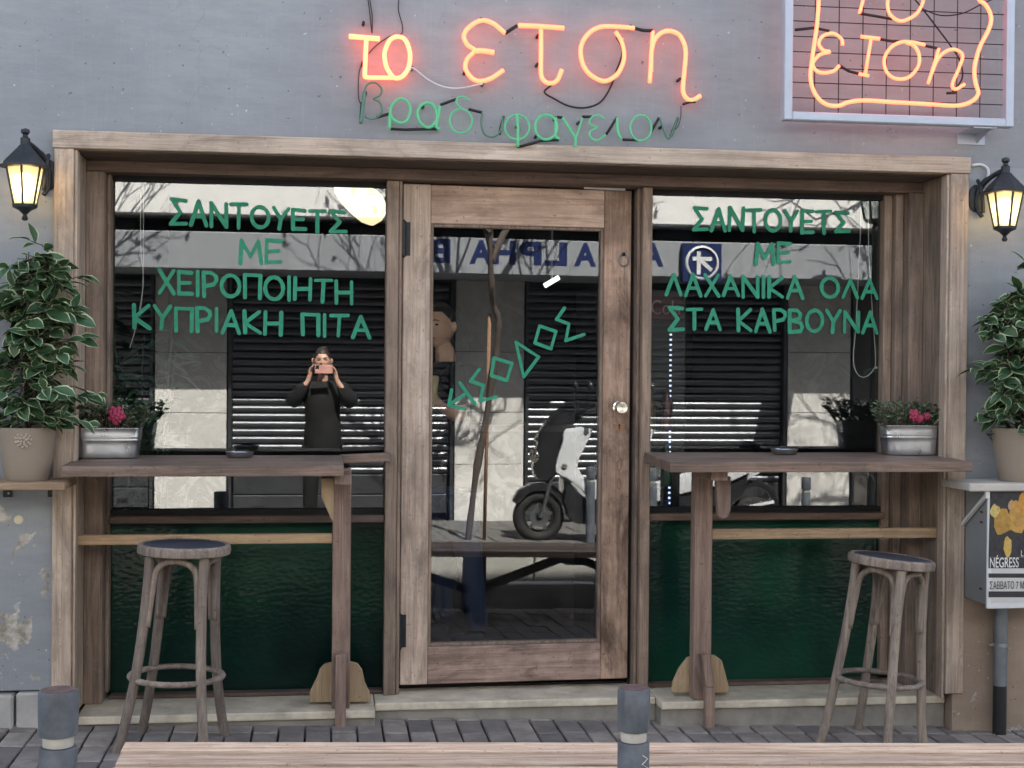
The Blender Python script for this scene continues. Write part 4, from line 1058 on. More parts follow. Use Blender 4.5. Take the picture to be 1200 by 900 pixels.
# zinc planters with shrubs
def planter(label, px0, px1, pyb, pyt, Y, zb, seed):
    rnd = random.Random(seed); xc = (PX(px0, Y, pyb)+PX(px1, Y, pyb))/2; hw = (PX(px1, Y, pyb)-PX(px0, Y, pyb))/2
    t = thing('zinc_planter', label, 'planter', (xc, Y, zb), 'zinc flower planters on the tables')
    h = at((px0+px1)/2, pyt, Y).z - at((px0+px1)/2, pyb, Y).z
    d = 0.062; k0 = 0.90
    prof = [(0.001,0.001),(k0,0.001),(k0+0.01,0.004)] + [(k0+0.1*z, z*h) for z in (0.2,0.4,0.56)] + [(k0+0.075,0.58*h),(k0+0.075,0.61*h),(k0+0.068,0.63*h),(k0+0.068,0.66*h),(k0+0.085,0.68*h),(k0+0.085,0.71*h),(k0+0.08,0.73*h),(k0+0.098,0.96*h),(k0+0.115,0.975*h),(k0+0.115,h),(k0+0.09,h),(k0+0.07,0.8*h)]
    seg = 40; m = MB(); o = 0
    for r, z in prof:
        for j in range(seg):
            a = 2*math.pi*j/seg; ca, sa = math.cos(a), math.sin(a)
            sx = math.copysign(abs(ca)**0.45, ca); sy = math.copysign(abs(sa)**0.55, sa)
            m.v.append((xc+sx*r*hw, Y+sy*r*d, zb+z))
    for i in range(len(prof)-1):
        for j in range(seg):
            j2 = (j+1) % seg; m.f.append((i*seg+j, i*seg+j2, (i+1)*seg+j2, (i+1)*seg+j)); m.mi.append(0)
    m.f.append(tuple(reversed(range(seg)))); m.mi.append(0)
    m.build('tub', M_STEEL, t, smooth='auto')
    sh = thing('flowering_shrub', label.replace('zinc planter with', '').strip() if False else ('small leafy shrub with a pink flower in the left zinc planter' if seed == 1 else 'small leafy shrub with red flowers in the right zinc planter'), 'plant', (xc, Y, zb+h*0.8), 'shrubs in the zinc planters')
    MB().lathe([(0.001,h*0.8),(0.95,h*0.8),(0.95,h*0.78)], 20, (xc, Y, zb), sx=hw*0.93, sy=d*0.85).build('soil', M_SOIL, sh)
    lv = MB(); tw = MB()
    for k in range(76):
        x = xc+rnd.uniform(-1, 1)*hw*0.9; y = Y+rnd.uniform(-0.8, 0.8)*d
        b = Vector((x, y, zb+h*0.82))
        e = b + Vector(((x-xc)*0.45+rnd.uniform(-.02,.02), rnd.uniform(-0.04,0.025), rnd.uniform(0.05, 0.125)))
        tw.tube([b, e], [0.0022, 0.0014], 5)
        for j in range(11):
            p = b.lerp(e, rnd.uniform(0.35, 1.05)); a = rnd.uniform(0, 6.28)
            dd = Vector((math.cos(a), math.sin(a), rnd.uniform(0.1, 1.1)))
            Mx = orient(dd, rnd.uniform(-1, 1)); ln = rnd.uniform(0.018, 0.03); wd = ln*0.5
            q = [Vector((0,0,0)), Vector((ln*0.5,-wd/2,0.002)), Vector((ln,0,-0.002)), Vector((ln*0.5,wd/2,0.002))]
            o = len(lv.v); lv.v += [tuple(p + Mx @ v) for v in q]; lv.f += [(o,o+1,o+2),(o,o+2,o+3)]; mi = 1 if rnd.random() < 0.4 else 0; lv.mi += [mi, mi]
    tw.build('stems', M_BARK, sh)
    stuff(lv.build('leaves', [M_FL, M_FL2], sh, fix=False))
    fl = ((0.30, 0.062, 0.030),) if seed == 1 else ((-0.1, 0.055, 0.022), (0.06, 0.04, 0.016), (0.3, 0.05, 0.014))
    for fx, fz, fr in fl:
        m = MB(); c = Vector((xc+fx*hw, Y-0.065, zb+h+fz-0.01))
        for k in range(16):
            a = k*2.399; rr = fr*math.sqrt((k+0.5)/16); p = c+Vector((rr*math.cos(a), -0.012*(1-k/16), rr*math.sin(a)))
            m.sphere(p, (fr*0.36, fr*0.2, fr*0.36), 6, 4)
        m.build('flower', M_PINK, sh, smooth=True)
        MB().tube([(c.x, Y-0.02, zb+h*0.8), (c.x, Y-0.06, c.z)], 0.0025, 5).build('flower_stem', M_FL, sh)
    return t
YT = -0.25
planter('galvanised zinc planter at the left end of the left table', 89, 166, 535, 500, YT, zl(YT)+0.0005, 1)
planter('galvanised zinc planter at the right end of the right table', 1032, 1102, 536, 501.5, YT, zr(YT)+0.0005, 2)
# ashtrays
def ashtray(label, px, Y, z):
    x = PX(px, Y, 530)
    t = thing('ashtray', label, 'ashtray', (x, Y, z), 'ashtrays on the tables')
    MB().lathe([(0.001,0.0),(0.045,0.0),(0.05,0.004),(0.055,0.02),(0.057,0.021),(0.054,0.022),(0.046,0.006),(0.001,0.005)], 28, (x, Y, z)).build('dish', M_STEEL, t, smooth='auto')
    MB().box((x-0.02, Y-0.004, z+0.0225), (x+0.035, Y+0.004, z+0.03)).build('cigarette_rest', M_IRON, t)
ashtray('small metal ashtray on the left table', 281, -0.24, zl(-0.24)+0.0006)
ashtray('small metal ashtray on the right table', 919, -0.24, zr(-0.24)+0.0006)

# ================================================================== POSTER CABINET AND PIPE
YCb = YW-0.225
cab = thing('poster_cabinet', 'grey metal cabinet on the right wall with a concert poster', 'cabinet', (at(1190, 640, YCb).x, YW, at(1190, 712, YCb).z))
M_CAB = plain('cabinet_grey_paint', S(142,146,146), 0.55, 0.1, 0.14, 7, 0.1)
cx0, cx1 = PX(1157, YCb, 640), PX(1262, YCb, 640); cz0, cz1 = at(1180, 709, YCb).z, min(zsr-0.036, at(1180, 574, YCb).z)
MB().box((cx0, YCb, cz0), (cx1, YW-0.02, cz1)).build('body', M_CAB, cab, bevel=0.006, seg=2)
fr = 0.012
MB().box((cx0-0.006, YCb-0.014, cz0-0.012), (cx1+0.006, YCb-0.0008, cz1)).build('door_panel', M_WHITE, cab, bevel=0.005, seg=2)
M_PAPER = plain('poster_paper', (0.62,0.61,0.58), 0.7, 0, 0.05)
M_PINKB = plain('poster_dark_print', (0.035,0.033,0.036), 0.6, 0, 0.6, 60)
yp = YCb-0.0155
po = MB().box((cx0+fr, yp, cz0+0.012), (cx1-fr, yp+0.001, cz1-0.008)).build('poster', M_PAPER, cab)
def flat(name, pts, y, mat, th=0.0004):
    P = [at(a, b, y) for a, b in pts]
    return MB().prism([(p.x, y, p.z) for p in P], (0, th, 0)).build(name, mat, po)
xr_ = 1252
flat('poster_picture', [(1160.5,575),(xr_,575),(xr_,653),(1158.5,653)], yp-0.0006, M_PINKB)
rp = random.Random(3)
for cxx, cyy, rx, ry, c in ((1175,612,11,17,S(176,136,64)), (1192,606,12,20,S(190,146,74)), (1186,592,5,6,S(190,150,120)), (1166,598,6,8,S(196,176,104)), (1181,640,5,13,S(205,170,90)), (1198,590,5,14,S(196,140,60)), (1212,615,12,20,S(170,110,60))):
    a0 = rp.uniform(0, 3)
    pts = [(cxx+rx*math.cos(a)*(0.75+0.4*rp.random()), cyy+ry*math.sin(a)*(0.75+0.4*rp.random())) for a in [i*0.5712 for i in range(11)]]
    flat('poster_figure', pts, yp-0.0012-0.0002*rp.random(), plain('poster_ink_%d' % cxx, c, 0.6, 0, 0.35, 50))
flat('poster_band', [(1158.5,672),(xr_,672),(xr_,677),(1158.5,677)], yp-0.0006, M_PINKB)
flat('poster_band', [(1158.5,653.2),(xr_,653.2),(xr_,666),(1158.5,666)], yp-0.0006, M_PINKB)
flat('poster_band', [(1158.5,693),(xr_,693),(xr_,700),(1158.5,700)], yp-0.0006, M_PINKB)
def text(par, name, body, mat, p, size, rot=(math.pi/2,0,0), ext=0.0004, off=0.0, align='LEFT', sx=1.0, space=1.0):
    cu = bpy.data.curves.new('text', 'FONT'); cu.body = body; cu.size = size; cu.extrude = ext; cu.offset = off; cu.align_x = align; cu.space_character = space
    cu.resolution_u = 4
    tmp = bpy.data.objects.new('text', cu); col.objects.link(tmp)
    dg = bpy.context.evaluated_depsgraph_get(); me = bpy.data.meshes.new_from_object(tmp.evaluated_get(dg))
    bpy.data.objects.remove(tmp)
    me.materials.clear(); me.materials.append(mat); me.name = name
    o = bpy.data.objects.new(name, me); col.objects.link(o); o.parent = par
    o.matrix_parent_inverse = W[par.name].inverted(); o.location = p; o.rotation_euler = rot; o.scale = (sx, 1, 1)
    W[o.name] = Matrix.Translation(Vector(p))
    return o
M_PWHITE = plain('poster_white_print', (0.75,0.74,0.72), 0.6)
def ptext(body, px, py, pxh, mat, sx=1.0, off=0.0):
    p = at(px, py, yp-0.0018); p.y = yp-0.0018
    text(po, 'poster_text', body, mat, p, pxh*(5.375/FPX)/0.72, sx=sx, off=off, ext=0.0003)
ptext('NÉGRESS', 1159.5, 665, 12.5, M_PWHITE, 0.55, 0.0005)
ptext('ΣΑΒΒΑΤΟ 7 ΜΑ', 1159.5, 690.5, 9.5, M_PINKB, 0.52, 0.0)
ptext('L', 1196, 652, 8, M_PWHITE, 0.7, 0.0)
for pz in (600, 612, 690): 
    q = at(1151, pz, YCb+0.05); 
    MB().box((cx0-0.0015, YCb+0.04, q.z-0.004), (cx0-0.0003, YCb+0.065, q.z+0.004)).build('rust_mark', plain('rust', S(96,60,54), 0.9), cab)
pipe = thing('drain_pipe', 'grey pipe with black lower half below the poster cabinet', 'pipe', (0,0,0))
xq = PX(1172, YW-0.06, 780); rq = 0.029
za = cz0-0.001; zb_ = PZ(803, YW-0.06, 1172)
c = (xq, YW-0.06, 0)
MB().lathe([(rq,zb_),(rq,za),(rq*0.9,za)], 20, c).build('upper_pipe', M_ZINC, pipe, smooth='auto')
MB().lathe([(rq*0.96,gz(xq)-0.01),(rq*0.96,zb_-0.0005),(rq*0.9,zb_-0.0005)], 20, c).build('lower_pipe', plain('black_plastic_pipe', (0.014,0.015,0.017), 0.5), pipe, smooth='auto')
zc_ = PZ(755, YW-0.06, 1172)
MB().lathe([(rq+0.001,zc_-0.008),(rq+0.004,zc_-0.007),(rq+0.004,zc_+0.007),(rq+0.001,zc_+0.008)], 20, c).box((xq-0.05, YW-0.066, zc_-0.004), (xq-rq, YW-0.054, zc_+0.004)).box((xq-0.006, YW-0.03-0.002, zc_-0.006), (xq+0.006, YW-0.0185, zc_+0.006)).build('pipe_clamp', M_STEEL, pipe)
# round cap on the left wall
q = at(22, 609, YW)
m = MB().lathe([(0.001,0.0),(0.017,0.0),(0.017,0.004),(0.011,0.006),(0.009,0.004),(0.001,0.004)], 20)
m.v = [(q.x+x, YW-0.0005-z, q.z+y) for x, y, z in m.v]
m.build('vent_cap', plain('cream_cap', S(222,212,184), 0.5), bld, smooth='auto')
# ================================================================== INSIDE THE SHOP
M_LAMP = emis('paper_lamp_shade', (1.0, 0.80, 0.46), 0.26, (0.8,0.75,0.6))
lp = at(419, 231, 0.9)
t = thing('pendant_lamp', 'glowing cream pendant lamp inside behind the left window', 'lamp', (lp.x, 0.9, 2.849))
prof = [(0.02,0.10),(0.07,0.085),(0.12,0.05),(0.135,0.01),(0.13,-0.035),(0.10,-0.075),(0.06,-0.10),(0.001,-0.11)]
m = MB().lathe(prof, 26, (lp.x, 0.9, lp.z))
m.v = [(x+0.02*math.sin(9*z+5*x), y, z-0.35*(x-lp.x)+0.015*math.sin(24*x)) for x, y, z in m.v]
m.build('shade', M_LAMP, t, smooth=True)
MB().tube([(lp.x, 0.9, lp.z+0.09), (lp.x, 0.9, 2.849)], 0.004, 6).build('cord', M_CABLE, t)
M_CORD = plain('blind_cord', S(190,188,180), 0.7)
def cord(label, pts, Y):
    P = crom([at(a, b, Y) for a, b in pts], 6)
    P2 = [Vector((p.x, Y, p.z)) for p in P]
    tag(MB().tube(P2, 0.0022, 6).build('blind_cord', M_CORD, None, smooth=True), label, 'cord')
cord('pale blind cord hanging straight in the left window', [(165,205),(165,290),(168,330),(163,365),(158,388),(152,408)], 0.05)
cord('second pale blind cord beside the first in the left window', [(168,205),(168,300),(167,340),(164,372)], 0.06)
cord('looped pale blind cord in the right window', [(1010,226),(1007,300),(1003,380),(1000,420),(1004,437),(1013,442),(1023,434),(1026,420),(1022,360),(1018,290),(1018,226)], 0.05)
# bead on the cord
p = at(1026, 431, 0.05)
tag(MB().sphere((p.x+0.004, 0.05, p.z), 0.006, 10, 6).build('cord_bead', M_WHITE, None, smooth=True), 'tiny white bead on the right blind cord', 'bead')
# leafy plant indoors
def bamboo_plant():
    rnd = random.Random(8); Y = 0.34; b = at(165, 600, Y); x = b.x; z0 = 0.085
    t = thing('indoor_plant', 'dark leafy plant standing inside the left window', 'plant', (x, Y, z0))
    MB().lathe([(0.001,0),(0.11,0),(0.14,0.28),(0.15,0.30),(0.13,0.30),(0.12,0.25),(0.001,0.25)], 24, (x, Y, z0)).build('pot', plain('dark_pot', (0.03,0.03,0.03), 0.6), t, smooth='auto')
    lv = MB(); LM = plain('indoor_leaf', (0.02,0.07,0.03), 0.45, 0, 0.4)
    for k in range(9):
        e = Vector((x+rnd.uniform(-.14,.2), Y+rnd.uniform(-.1,.12), rnd.uniform(1.35, 1.68)))
        b = Vector((x+rnd.uniform(-.05,.05), Y+rnd.uniform(-.05,.05), z0+0.25))
        MB().tube([b, b.lerp(e, .5)+Vector((rnd.uniform(-.03,.03),0,0)), e], [0.006,0.005,0.003], 6).build('stem', LM, t)
        for j in range(16):
            p = b.lerp(e, rnd.uniform(0.4, 1.0)); a = rnd.uniform(0, 6.28)
            Mx = orient(Vector((math.cos(a), math.sin(a)*0.7, rnd.uniform(-.5,.7))), rnd.uniform(-1,1)); ln = rnd.uniform(0.09, 0.17); wd = ln*0.17
            q = [Vector((0,0,0)), Vector((ln*.4,-wd/2,.004)), Vector((ln,0,-.03)), Vector((ln*.4,wd/2,.004))]
            o = len(lv.v); lv.v += [tuple(v if (v := p + Mx @ c).y > 0.03 else Vector((v.x, 0.03, v.z))) for c in q]; lv.f += [(o,o+1,o+2),(o,o+2,o+3)]; lv.mi += [0,0]
    stuff(lv.build('leaves', LM, t, fix=False))
bamboo_plant()
# drinks fridge with a strip of blue white lights
def fridge():
    Y = 0.75; x0, x1 = PX(700, Y, 450), PX(806, Y, 450); z0, z1 = 0.086, PZ(338, Y, 770)
    t = thing('drinks_fridge', 'dark drinks fridge with dotted light strip inside the right window', 'fridge', ((x0+x1)/2, Y, z0))
    MB().box((x0, Y+0.03, z0), (x1, Y+0.6, z1)).build('cabinet', plain('fridge_black', (0.008,0.008,0.010), 0.4), t, bevel=0.008)
    MB().box((x0+0.03, Y+0.012, z1-0.16), (x1-0.03, Y+0.029, z1-0.02)).build('header', plain('fridge_header_red', (0.05,0.008,0.012), 0.5), t)
    text(t, 'header_text', 'Cola', plain('fridge_header_print', (0.30,0.16,0.18), 0.5), (PX(763, Y, 350), Y+0.010, z1-0.125), 0.10, sx=0.8)
    ML = emis('led_dots', (0.55, 0.65, 1.0), 0.35)
    xs = PX(787, Y, 450); zt, zb = PZ(392, Y, 787), PZ(590, Y, 787); n = 34
    for i in range(n):
        z = zt+(zb-zt)*i/(n-1)
        MB().box((xs-0.0045, Y+0.020, z-0.0045), (xs+0.0045, Y+0.029, z+0.0045)).build('led', ML, t)
    rnd = random.Random(2)
    for sh in range(4):
        z = z0+0.25+sh*0.27
        MB().box((x0+0.04, Y+0.0, z-0.012), (xs-0.03, Y+0.029, z)).build('shelf_edge', M_ZINC, t)
        for k in range(4):
            xx = x0+0.09+k*0.085
            c = rnd.choice(((0.10,0.02,0.02),(0.02,0.05,0.12),(0.10,0.09,0.03),(0.03,0.08,0.05)))
            MB().lathe([(0.001,0),(0.028,0),(0.028,0.12),(0.012,0.17),(0.012,0.2),(0.001,0.2)], 12, (xx, Y-0.004, z+0.0005)).build('bottle', plain('bottle_%d' % int(c[0]*100+c[1]*1000), c, 0.3), t, smooth='auto')
fridge()
p0, p1 = at(638, 335, 2.2), at(655, 325, 2.2)
t = thing('tube_lamp', 'short bright tube lamp inside seen through the door', 'lamp', ((p0.x+p1.x)/2, 2.2, 2.849))
MB().tube([p0, p1], 0.014, 10).build('tube', emis('tube_light', (0.9,1.0,0.95), 0.5), t)
MB().tube([(p0+p1)/2+Vector((0,0,0.02)), Vector(((p0.x+p1.x)/2, 2.2, 2.849))], 0.006, 6).build('stem', M_WHITE, t)
# counter at the back
t = thing('shop_counter', 'dark shop counter deep inside the room', 'counter', (1.6, 3.0, 0.086))
MB().box((0.6, 2.8, 0.086), (3.0, 3.3, 1.05)).build('body', plain('counter_dark', S(52,44,40), 0.6), t)
MB().box((0.55, 2.75, 1.051), (3.05, 3.35, 1.09)).build('worktop', plain('counter_top', S(90,80,70), 0.4), t)

# ================================================================== ACROSS THE STREET (seen reflected in the glass)
M_OPW = plain('opposite_render', S(150,148,144), 0.8, 0, 0.12, 3, 0.2)
M_MARB = None
def marble():
    m, nt, p, out = new_mat('veined_marble')
    v = coords(nt); c = ramp(nt, noise(nt, v, 3, 8, 0.7, 1.6), [(0.35, S(232,230,226)), (0.52, S(206,204,200)), (0.56, S(236,234,230)), (0.75, S(214,212,208))])
    L(nt, c, p.inputs['Base Color']); p.inputs['Roughness'].default_value = 0.45
    return m
M_MARB = marble()
M_SHUT = plain('shutter_aluminium', S(112,114,119), 0.36, 0.85, 0.14, 6, 0.1)
M_FASC = plain('fascia_grey', S(150,154,160), 0.6, 0, 0.1, 4)
M_BALC = plain('balcony_white', S(240,240,238), 0.7, 0, 0.06, 4)
M_FRD = plain('dark_frame', S(40,42,46), 0.5)
M_BLUE = plain('sign_blue', S(16,36,88), 0.5, 0, 0.1)
ob = thing('shuttered_building', 'pale building across the street with rolled shutters and marble piers, reflected in the glass', 'building', (1.5, OPP-1, 0))
MX = lambda px, Y=OPP: mir(px, 450, Y).x
MB().box((-9, OPP-4, -0.5), (11, OPP-0.14, 3.85)).build('wall', M_OPW, ob)
# canopy and balcony
YFs = -7.1
zf0, zf1 = mir(450, 319, YFs).z, mir(450, 275.5, YFs).z
zb0 = mir(450, 256, -7.0).z
MB().box((-9, OPP-0.14, zf0), (11, YFs, zf1)).build('canopy_fascia', M_FASC, ob, bevel=0.01)
MB().box((-9, OPP-0.14, zf1), (11, -7.45, zb0)).build('recess_band', M_FRD, ob)
MB().box((-9, OPP-0.14, zb0), (11, -7.0, zb0+0.95)).build('balcony_front', M_BALC, ob, bevel=0.01)
MB().box((-9, OPP-0.14, zb0+0.951), (11, -7.02, zb0+0.99)).build('parapet_cap', M_MARB, ob)
# piers of marble slabs
for a, b in ((180, 267), (613, 697), (922, 998), (-120, 20)):
    x0, x1 = MX(a), MX(b)
    pr = MB().box((x0, OPP-0.139, gz(x0)-0.2), (x1, OPP-0.03, zf0)).build('pier', M_FRD, ob)
    z = -0.06; hs = (0.62, 0.60, 0.62, 0.60)
    z = mir((a+b)/2, 484, OPP).z - 1.2 - 0.004
    z = min(z, gz(x0)-0.01)
    lev = [gz(x1)-0.1, mir((a+b)/2, 545, OPP).z, mir((a+b)/2, 484, OPP).z, mir((a+b)/2, 413, OPP).z, zf0]
    for z0, z1 in zip(lev, lev[1:]):
        MB().box((x0+0.012, OPP-0.029, z0+0.003), (x1-0.012, OPP, z1-0.003)).build('marble_slab', M_MARB, pr, bevel=0.003)
    for xx in (x0-0.035, x1+0.005):
        MB().box((xx, OPP-0.139, gz(x0)-0.2), (xx+0.03, OPP+0.015, zf0)).build('guide_rail', M_SHUT, pr)
# rolling shutters
def shutter(x0, x1):
    yb = OPP-0.085; ph = 0.075; wd = x1-x0
    sh = MB().box((x0, OPP-0.139, gz(x0)-0.2), (x1, OPP-0.115, zf0)).build('rolling_shutter', M_FRD, ob)
    prof = [(0.0,0.0),(0.012,0.004),(0.022,0.018),(0.024,0.036),(0.018,0.054),(0.004,0.066),(-0.006,0.071)]
    m = MB()
    for x in (-wd/2, wd/2):
        for y, z in prof: m.v.append((x, y, z))
    n = len(prof)
    for i in range(n-1): m.f.append((i, i+1, n+i+1, n+i)); m.mi.append(0)
    o = m.build('slat', M_SHUT, None, recenter=False, smooth=True, fix=False); me = o.data; bpy.data.objects.remove(o)
    zb = gz((x0+x1)/2)+0.42; k = 0
    while zb+k*ph < zf0-0.06:
        shared('slat', me, sh, ((x0+x1)/2, yb, zb+k*ph)); k += 1
    for j in range(2):
        za = gz((x0+x1)/2)+0.02+j*0.20
        pn = MB().box((x0+0.004, yb-0.02, za), (x1-0.004, yb+0.016, za+0.192)).build('bottom_panel', M_SHUT, sh, bevel=0.008)
        if j == 0:
            for xx in (x0+0.25, x1-0.25): MB().box((xx-0.05, yb+0.0165, za+0.06), (xx+0.05, yb+0.03, za+0.10)).build('handle', M_FRD, sh, bevel=0.004)
        else:
            for xx in (x0+0.16, x1-0.16):
                for dz in (0.06, 0.10): MB().sphere((xx, yb+0.0165, za+dz), 0.010, 8, 5).build('lock', M_FRD, sh)
shutter(MX(22)+0.04, MX(180)-0.045); shutter(MX(267)+0.045, MX(613)-0.045); shutter(MX(697)+0.045, MX(922)-0.045)
MB().box((MX(998)+0.05, OPP-0.139, -0.5), (11, OPP-0.05, zf0)).build('side_panel', plain('side_panel_grey', S(88,84,82), 0.7), ob)
# bank sign
xs0 = mir(785, 310, YFs+0.05).x; xs1 = mir(455, 300, YFs+0.05).x
bs = thing('bank_sign', 'pale sign with bold blue capitals across the street, mirrored in the glass', 'sign', ((xs0+xs1)/2, YFs+0.03, zf0))
hh = (zf1-zf0)
pts = [(xs1, zf0+0.004), (xs0-0.05, zf0+0.004), (xs0-0.015, zf0+hh*0.3), (xs0, zf0+hh*0.7), (xs0-0.012, zf1-0.004), (xs1, zf1-0.004)]
MB().prism([(x, YFs+0.001, z) for x, z in pts], (0, 0.045, 0)).build('sign_board', M_FASC, bs, bevel=0.004)
xc = mir(776, 300, YFs+0.05).x; zl0 = mir(600, 307.5, YFs+0.05).z; hL = mir(600, 281, YFs+0.05).z - zl0
adv = (mir(776, 300, YFs+0.05).x - mir(621, 300, YFs+0.05).x)/5
for i, ch in enumerate('ALPHA BANK'):
    if ch == ' ': continue
    o = text(bs, 'letter', ch, M_BLUE, (xc - adv*i*(1.0) + (adv*0.55 if i > 5 else 0), YFs+0.0475, zl0), hL/0.72, rot=(math.pi/2, 0, math.pi), ext=0.0015, off=0.011)
    wd = max(v.co.x for v in o.data.vertices) - min(v.co.x for v in o.data.vertices)
    o.scale = (adv*0.86/wd, 1, 1)
lx0, lx1 = mir(800, 305, YFs+0.08).x, mir(846, 305, YFs+0.08).x
lz0, lz1 = mir(822, 331, YFs+0.08).z, mir(822, 285, YFs+0.08).z
ls = thing('logo_sign', 'square blue sign with white ringed emblem across the street, mirrored', 'sign', ((lx0+lx1)/2, YFs+0.05, lz0))
MB().box((lx0, YFs+0.002, lz0), (lx1, YFs+0.08, lz1)).build('sign_box', M_BLUE, ls, bevel=0.008)
cx_, cz_ = (lx0+lx1)/2, (lz0+lz1)/2; rr = (lx1-lx0)*0.40; yy = YFs+0.083
MB().tube([(cx_+rr*math.cos(a*math.pi/16), yy, cz_+rr*math.sin(a*math.pi/16)) for a in range(32)], 0.017, 6, closed=True, flat=0.5).build('emblem_ring', M_WHITE, ls)
e = MB()
for (a, b, c, d) in ((0.62,0.25,-0.62,0.25), (-0.22,0.7,-0.22,-0.72), (-0.15,0.2,0.6,-0.45)):
    e.bar((cx_+a*rr, yy, cz_+b*rr), (cx_+c*rr, yy+0.001*abs(c), cz_+d*rr), 0.004, rr*0.25, up=(0,0,1) if abs(b-d) < 0.1 else (1,0,0))
e.build('emblem', M_WHITE, ls)
# bollards and street lamp over there
bollard('slim bollard across the street beside the scooter, mirrored in the door', 765, 548, -5.9, 0.040, False, 'bollards across the street', P=mir)
bollard('slim bollard across the street, mirrored in the right window', 945, 559, -5.9, 0.040, False, 'bollards across the street', P=mir)
q = mir(1027, 262, -6.3)
t = thing('street_lamp', 'old style lantern on a dark post, mirrored in the right window', 'street lamp', (q.x, -6.3, gz(q.x)))
c = (q.x, -6.3, gz(q.x)-0.01); Hq = q.z-gz(q.x)
MB().lathe([(0.09,0),(0.09,0.05),(0.06,0.08),(0.055,0.6),(0.04,0.66),(0.036,Hq-0.1),(0.05,Hq-0.05),(0.03,Hq)], 16, c).build('post', M_IRON, t, smooth='auto')
MB().lathe([(0.03,Hq),(0.11,Hq+0.03),(0.115,Hq+0.05)], 4, c, rot=math.pi/4).build('lantern_base', M_IRON, t)
for k in range(4):
    a, b = math.pi/4+k*math.pi/2, math.pi/4+(k+1)*math.pi/2
    P4 = [Vector((c[0]+r*math.cos(x), c[1]+r*math.sin(x), c[2]+z)) for r, z, x in ((0.11,Hq+0.05,a),(0.11,Hq+0.05,b),(0.20,Hq+0.45,b),(0.20,Hq+0.45,a))]
    MB().prism(P4, ((P4[1]-P4[0]).cross(P4[3]-P4[0])).normalized()*-0.004).build('pane', M_PANE, t)
    MB().tube([P4[0], P4[3]], 0.012, 6).build('glazing_bar', M_IRON, t)
MB().lathe([(0.22,Hq+0.45),(0.2,Hq+0.5),(0.09,Hq+0.62),(0.03,Hq+0.66),(0.02,Hq+0.74),(0.001,Hq+0.76)], 4, c, rot=math.pi/4).build('lantern_roof', M_IRON, t)

# ------------------------------------------------------------------ street trees
def tree(label, base, trunk_pts, seed, stake=None):
    rnd = random.Random(seed)
    t = thing('street_tree', label, 'tree', base, 'bare street trees across the street')
    tr = MB(); P = crom(trunk_pts, 5); n = len(P)
    tr.tube(P, [(0.031-0.010*i/n)*rnd.uniform(0.82, 1.22) for i in range(n)], 10)
    tr.v = [tuple(Vector(v)+Vector((mnoise.noise(Vector(v)*40), mnoise.noise(Vector(v)*40+Vector((9,9,9))), 0))*0.007) for v in tr.v]; tr.build('trunk', M_BARK, t, smooth=True)
    if stake: MB().tube(stake, [0.016]*len(stake), 8).build('stake', plain('stake_timber', S(150,116,92), 0.8, 0, 0.3), t, smooth=True)
    cr = MB(); tips = []
    def grow(p, d, r, ln, depth):
        pts = [p]; dd = d.copy()
        for k in range(4):
            dd = (dd + Vector((rnd.uniform(-.22,.22), rnd.uniform(-.22,.22), rnd.uniform(-.08,.16)))).normalized(); pts.append(pts[-1]+dd*ln/4)
        cr.tube(pts, [r*(1-0.11*i) for i in range(5)], 6 if depth > 1 else 4, cap=False)
        if depth == 0: tips.append((pts[-1], dd)); return
        for k in range(3 if depth > 1 else 3):
            i = rnd.choice((2, 3, 4)); a = rnd.uniform(0, 6.28)
            nd = (dd + Vector((math.cos(a), math.sin(a), rnd.uniform(-.25,.5)))*0.8).normalized()
            grow(pts[i], nd, r*0.6, ln*rnd.uniform(0.62, 0.85), depth-1)
    top = P[-1]
    for k in range(6):
        a = k*1.05+rnd.uniform(-.3,.3)
        grow(top-Vector((0,0,0.12*k)), Vector((math.cos(a), math.sin(a)*0.8, 0.75)).normalized(), 0.034, rnd.uniform(0.9, 1.3), 4)
    cr.build('crown', M_BARK, t, fix=False)
    lv = MB()
    for p, d in tips:
        if rnd.random() > 0.35: continue
        for j in range(4):
            Mx = orient(d+Vector((rnd.uniform(-1,1), rnd.uniform(-1,1), rnd.uniform(-.6,.6))), rnd.uniform(-1.5,1.5)); ln = rnd.uniform(0.05, 0.09)
            o = len(lv.v); lv.v += [tuple(p+Mx @ Vector(c_)) for c_ in ((0,0,0),(ln*.5,-ln*.25,0),(ln,0,0),(ln*.5,ln*.25,0))]; lv.f.append((o,o+1,o+2,o+3)); lv.mi.append(0)
    stuff(lv.build('leaves', M_FL, t, fix=False))
Yt = -6.05
q = lambda x, y, dy=0.0: mir(x, y, Yt+dy)
bt = q(619, 638)
tree('young bare tree tied to a stake across the street, mirrored in the door', (bt.x, Yt, gz(bt.x)),
     [Vector((bt.x, Yt, gz(bt.x)-0.05)), q(629,560), q(640,500), q(648,450), q(655,402), q(656,376), q(649,352), q(647,305), q(646,260), q(648,225)], 4,
     [Vector((q(641,632).x, Yt-0.07, gz(bt.x)-0.05)), q(643,500,-0.07), q(646,368,-0.05)])
for lab, x, sd in (('bare street tree across the street, off the left window', -2.75, 9), ('bare street tree across the street, far right', 6.3, 12)):
    tree(lab, (x, Yt, gz(x)), [Vector((x, Yt, gz(x)-0.05)), Vector((x+0.04, Yt, 1.0)), Vector((x-0.03, Yt, 2.0)), Vector((x, Yt, 2.9))], sd)
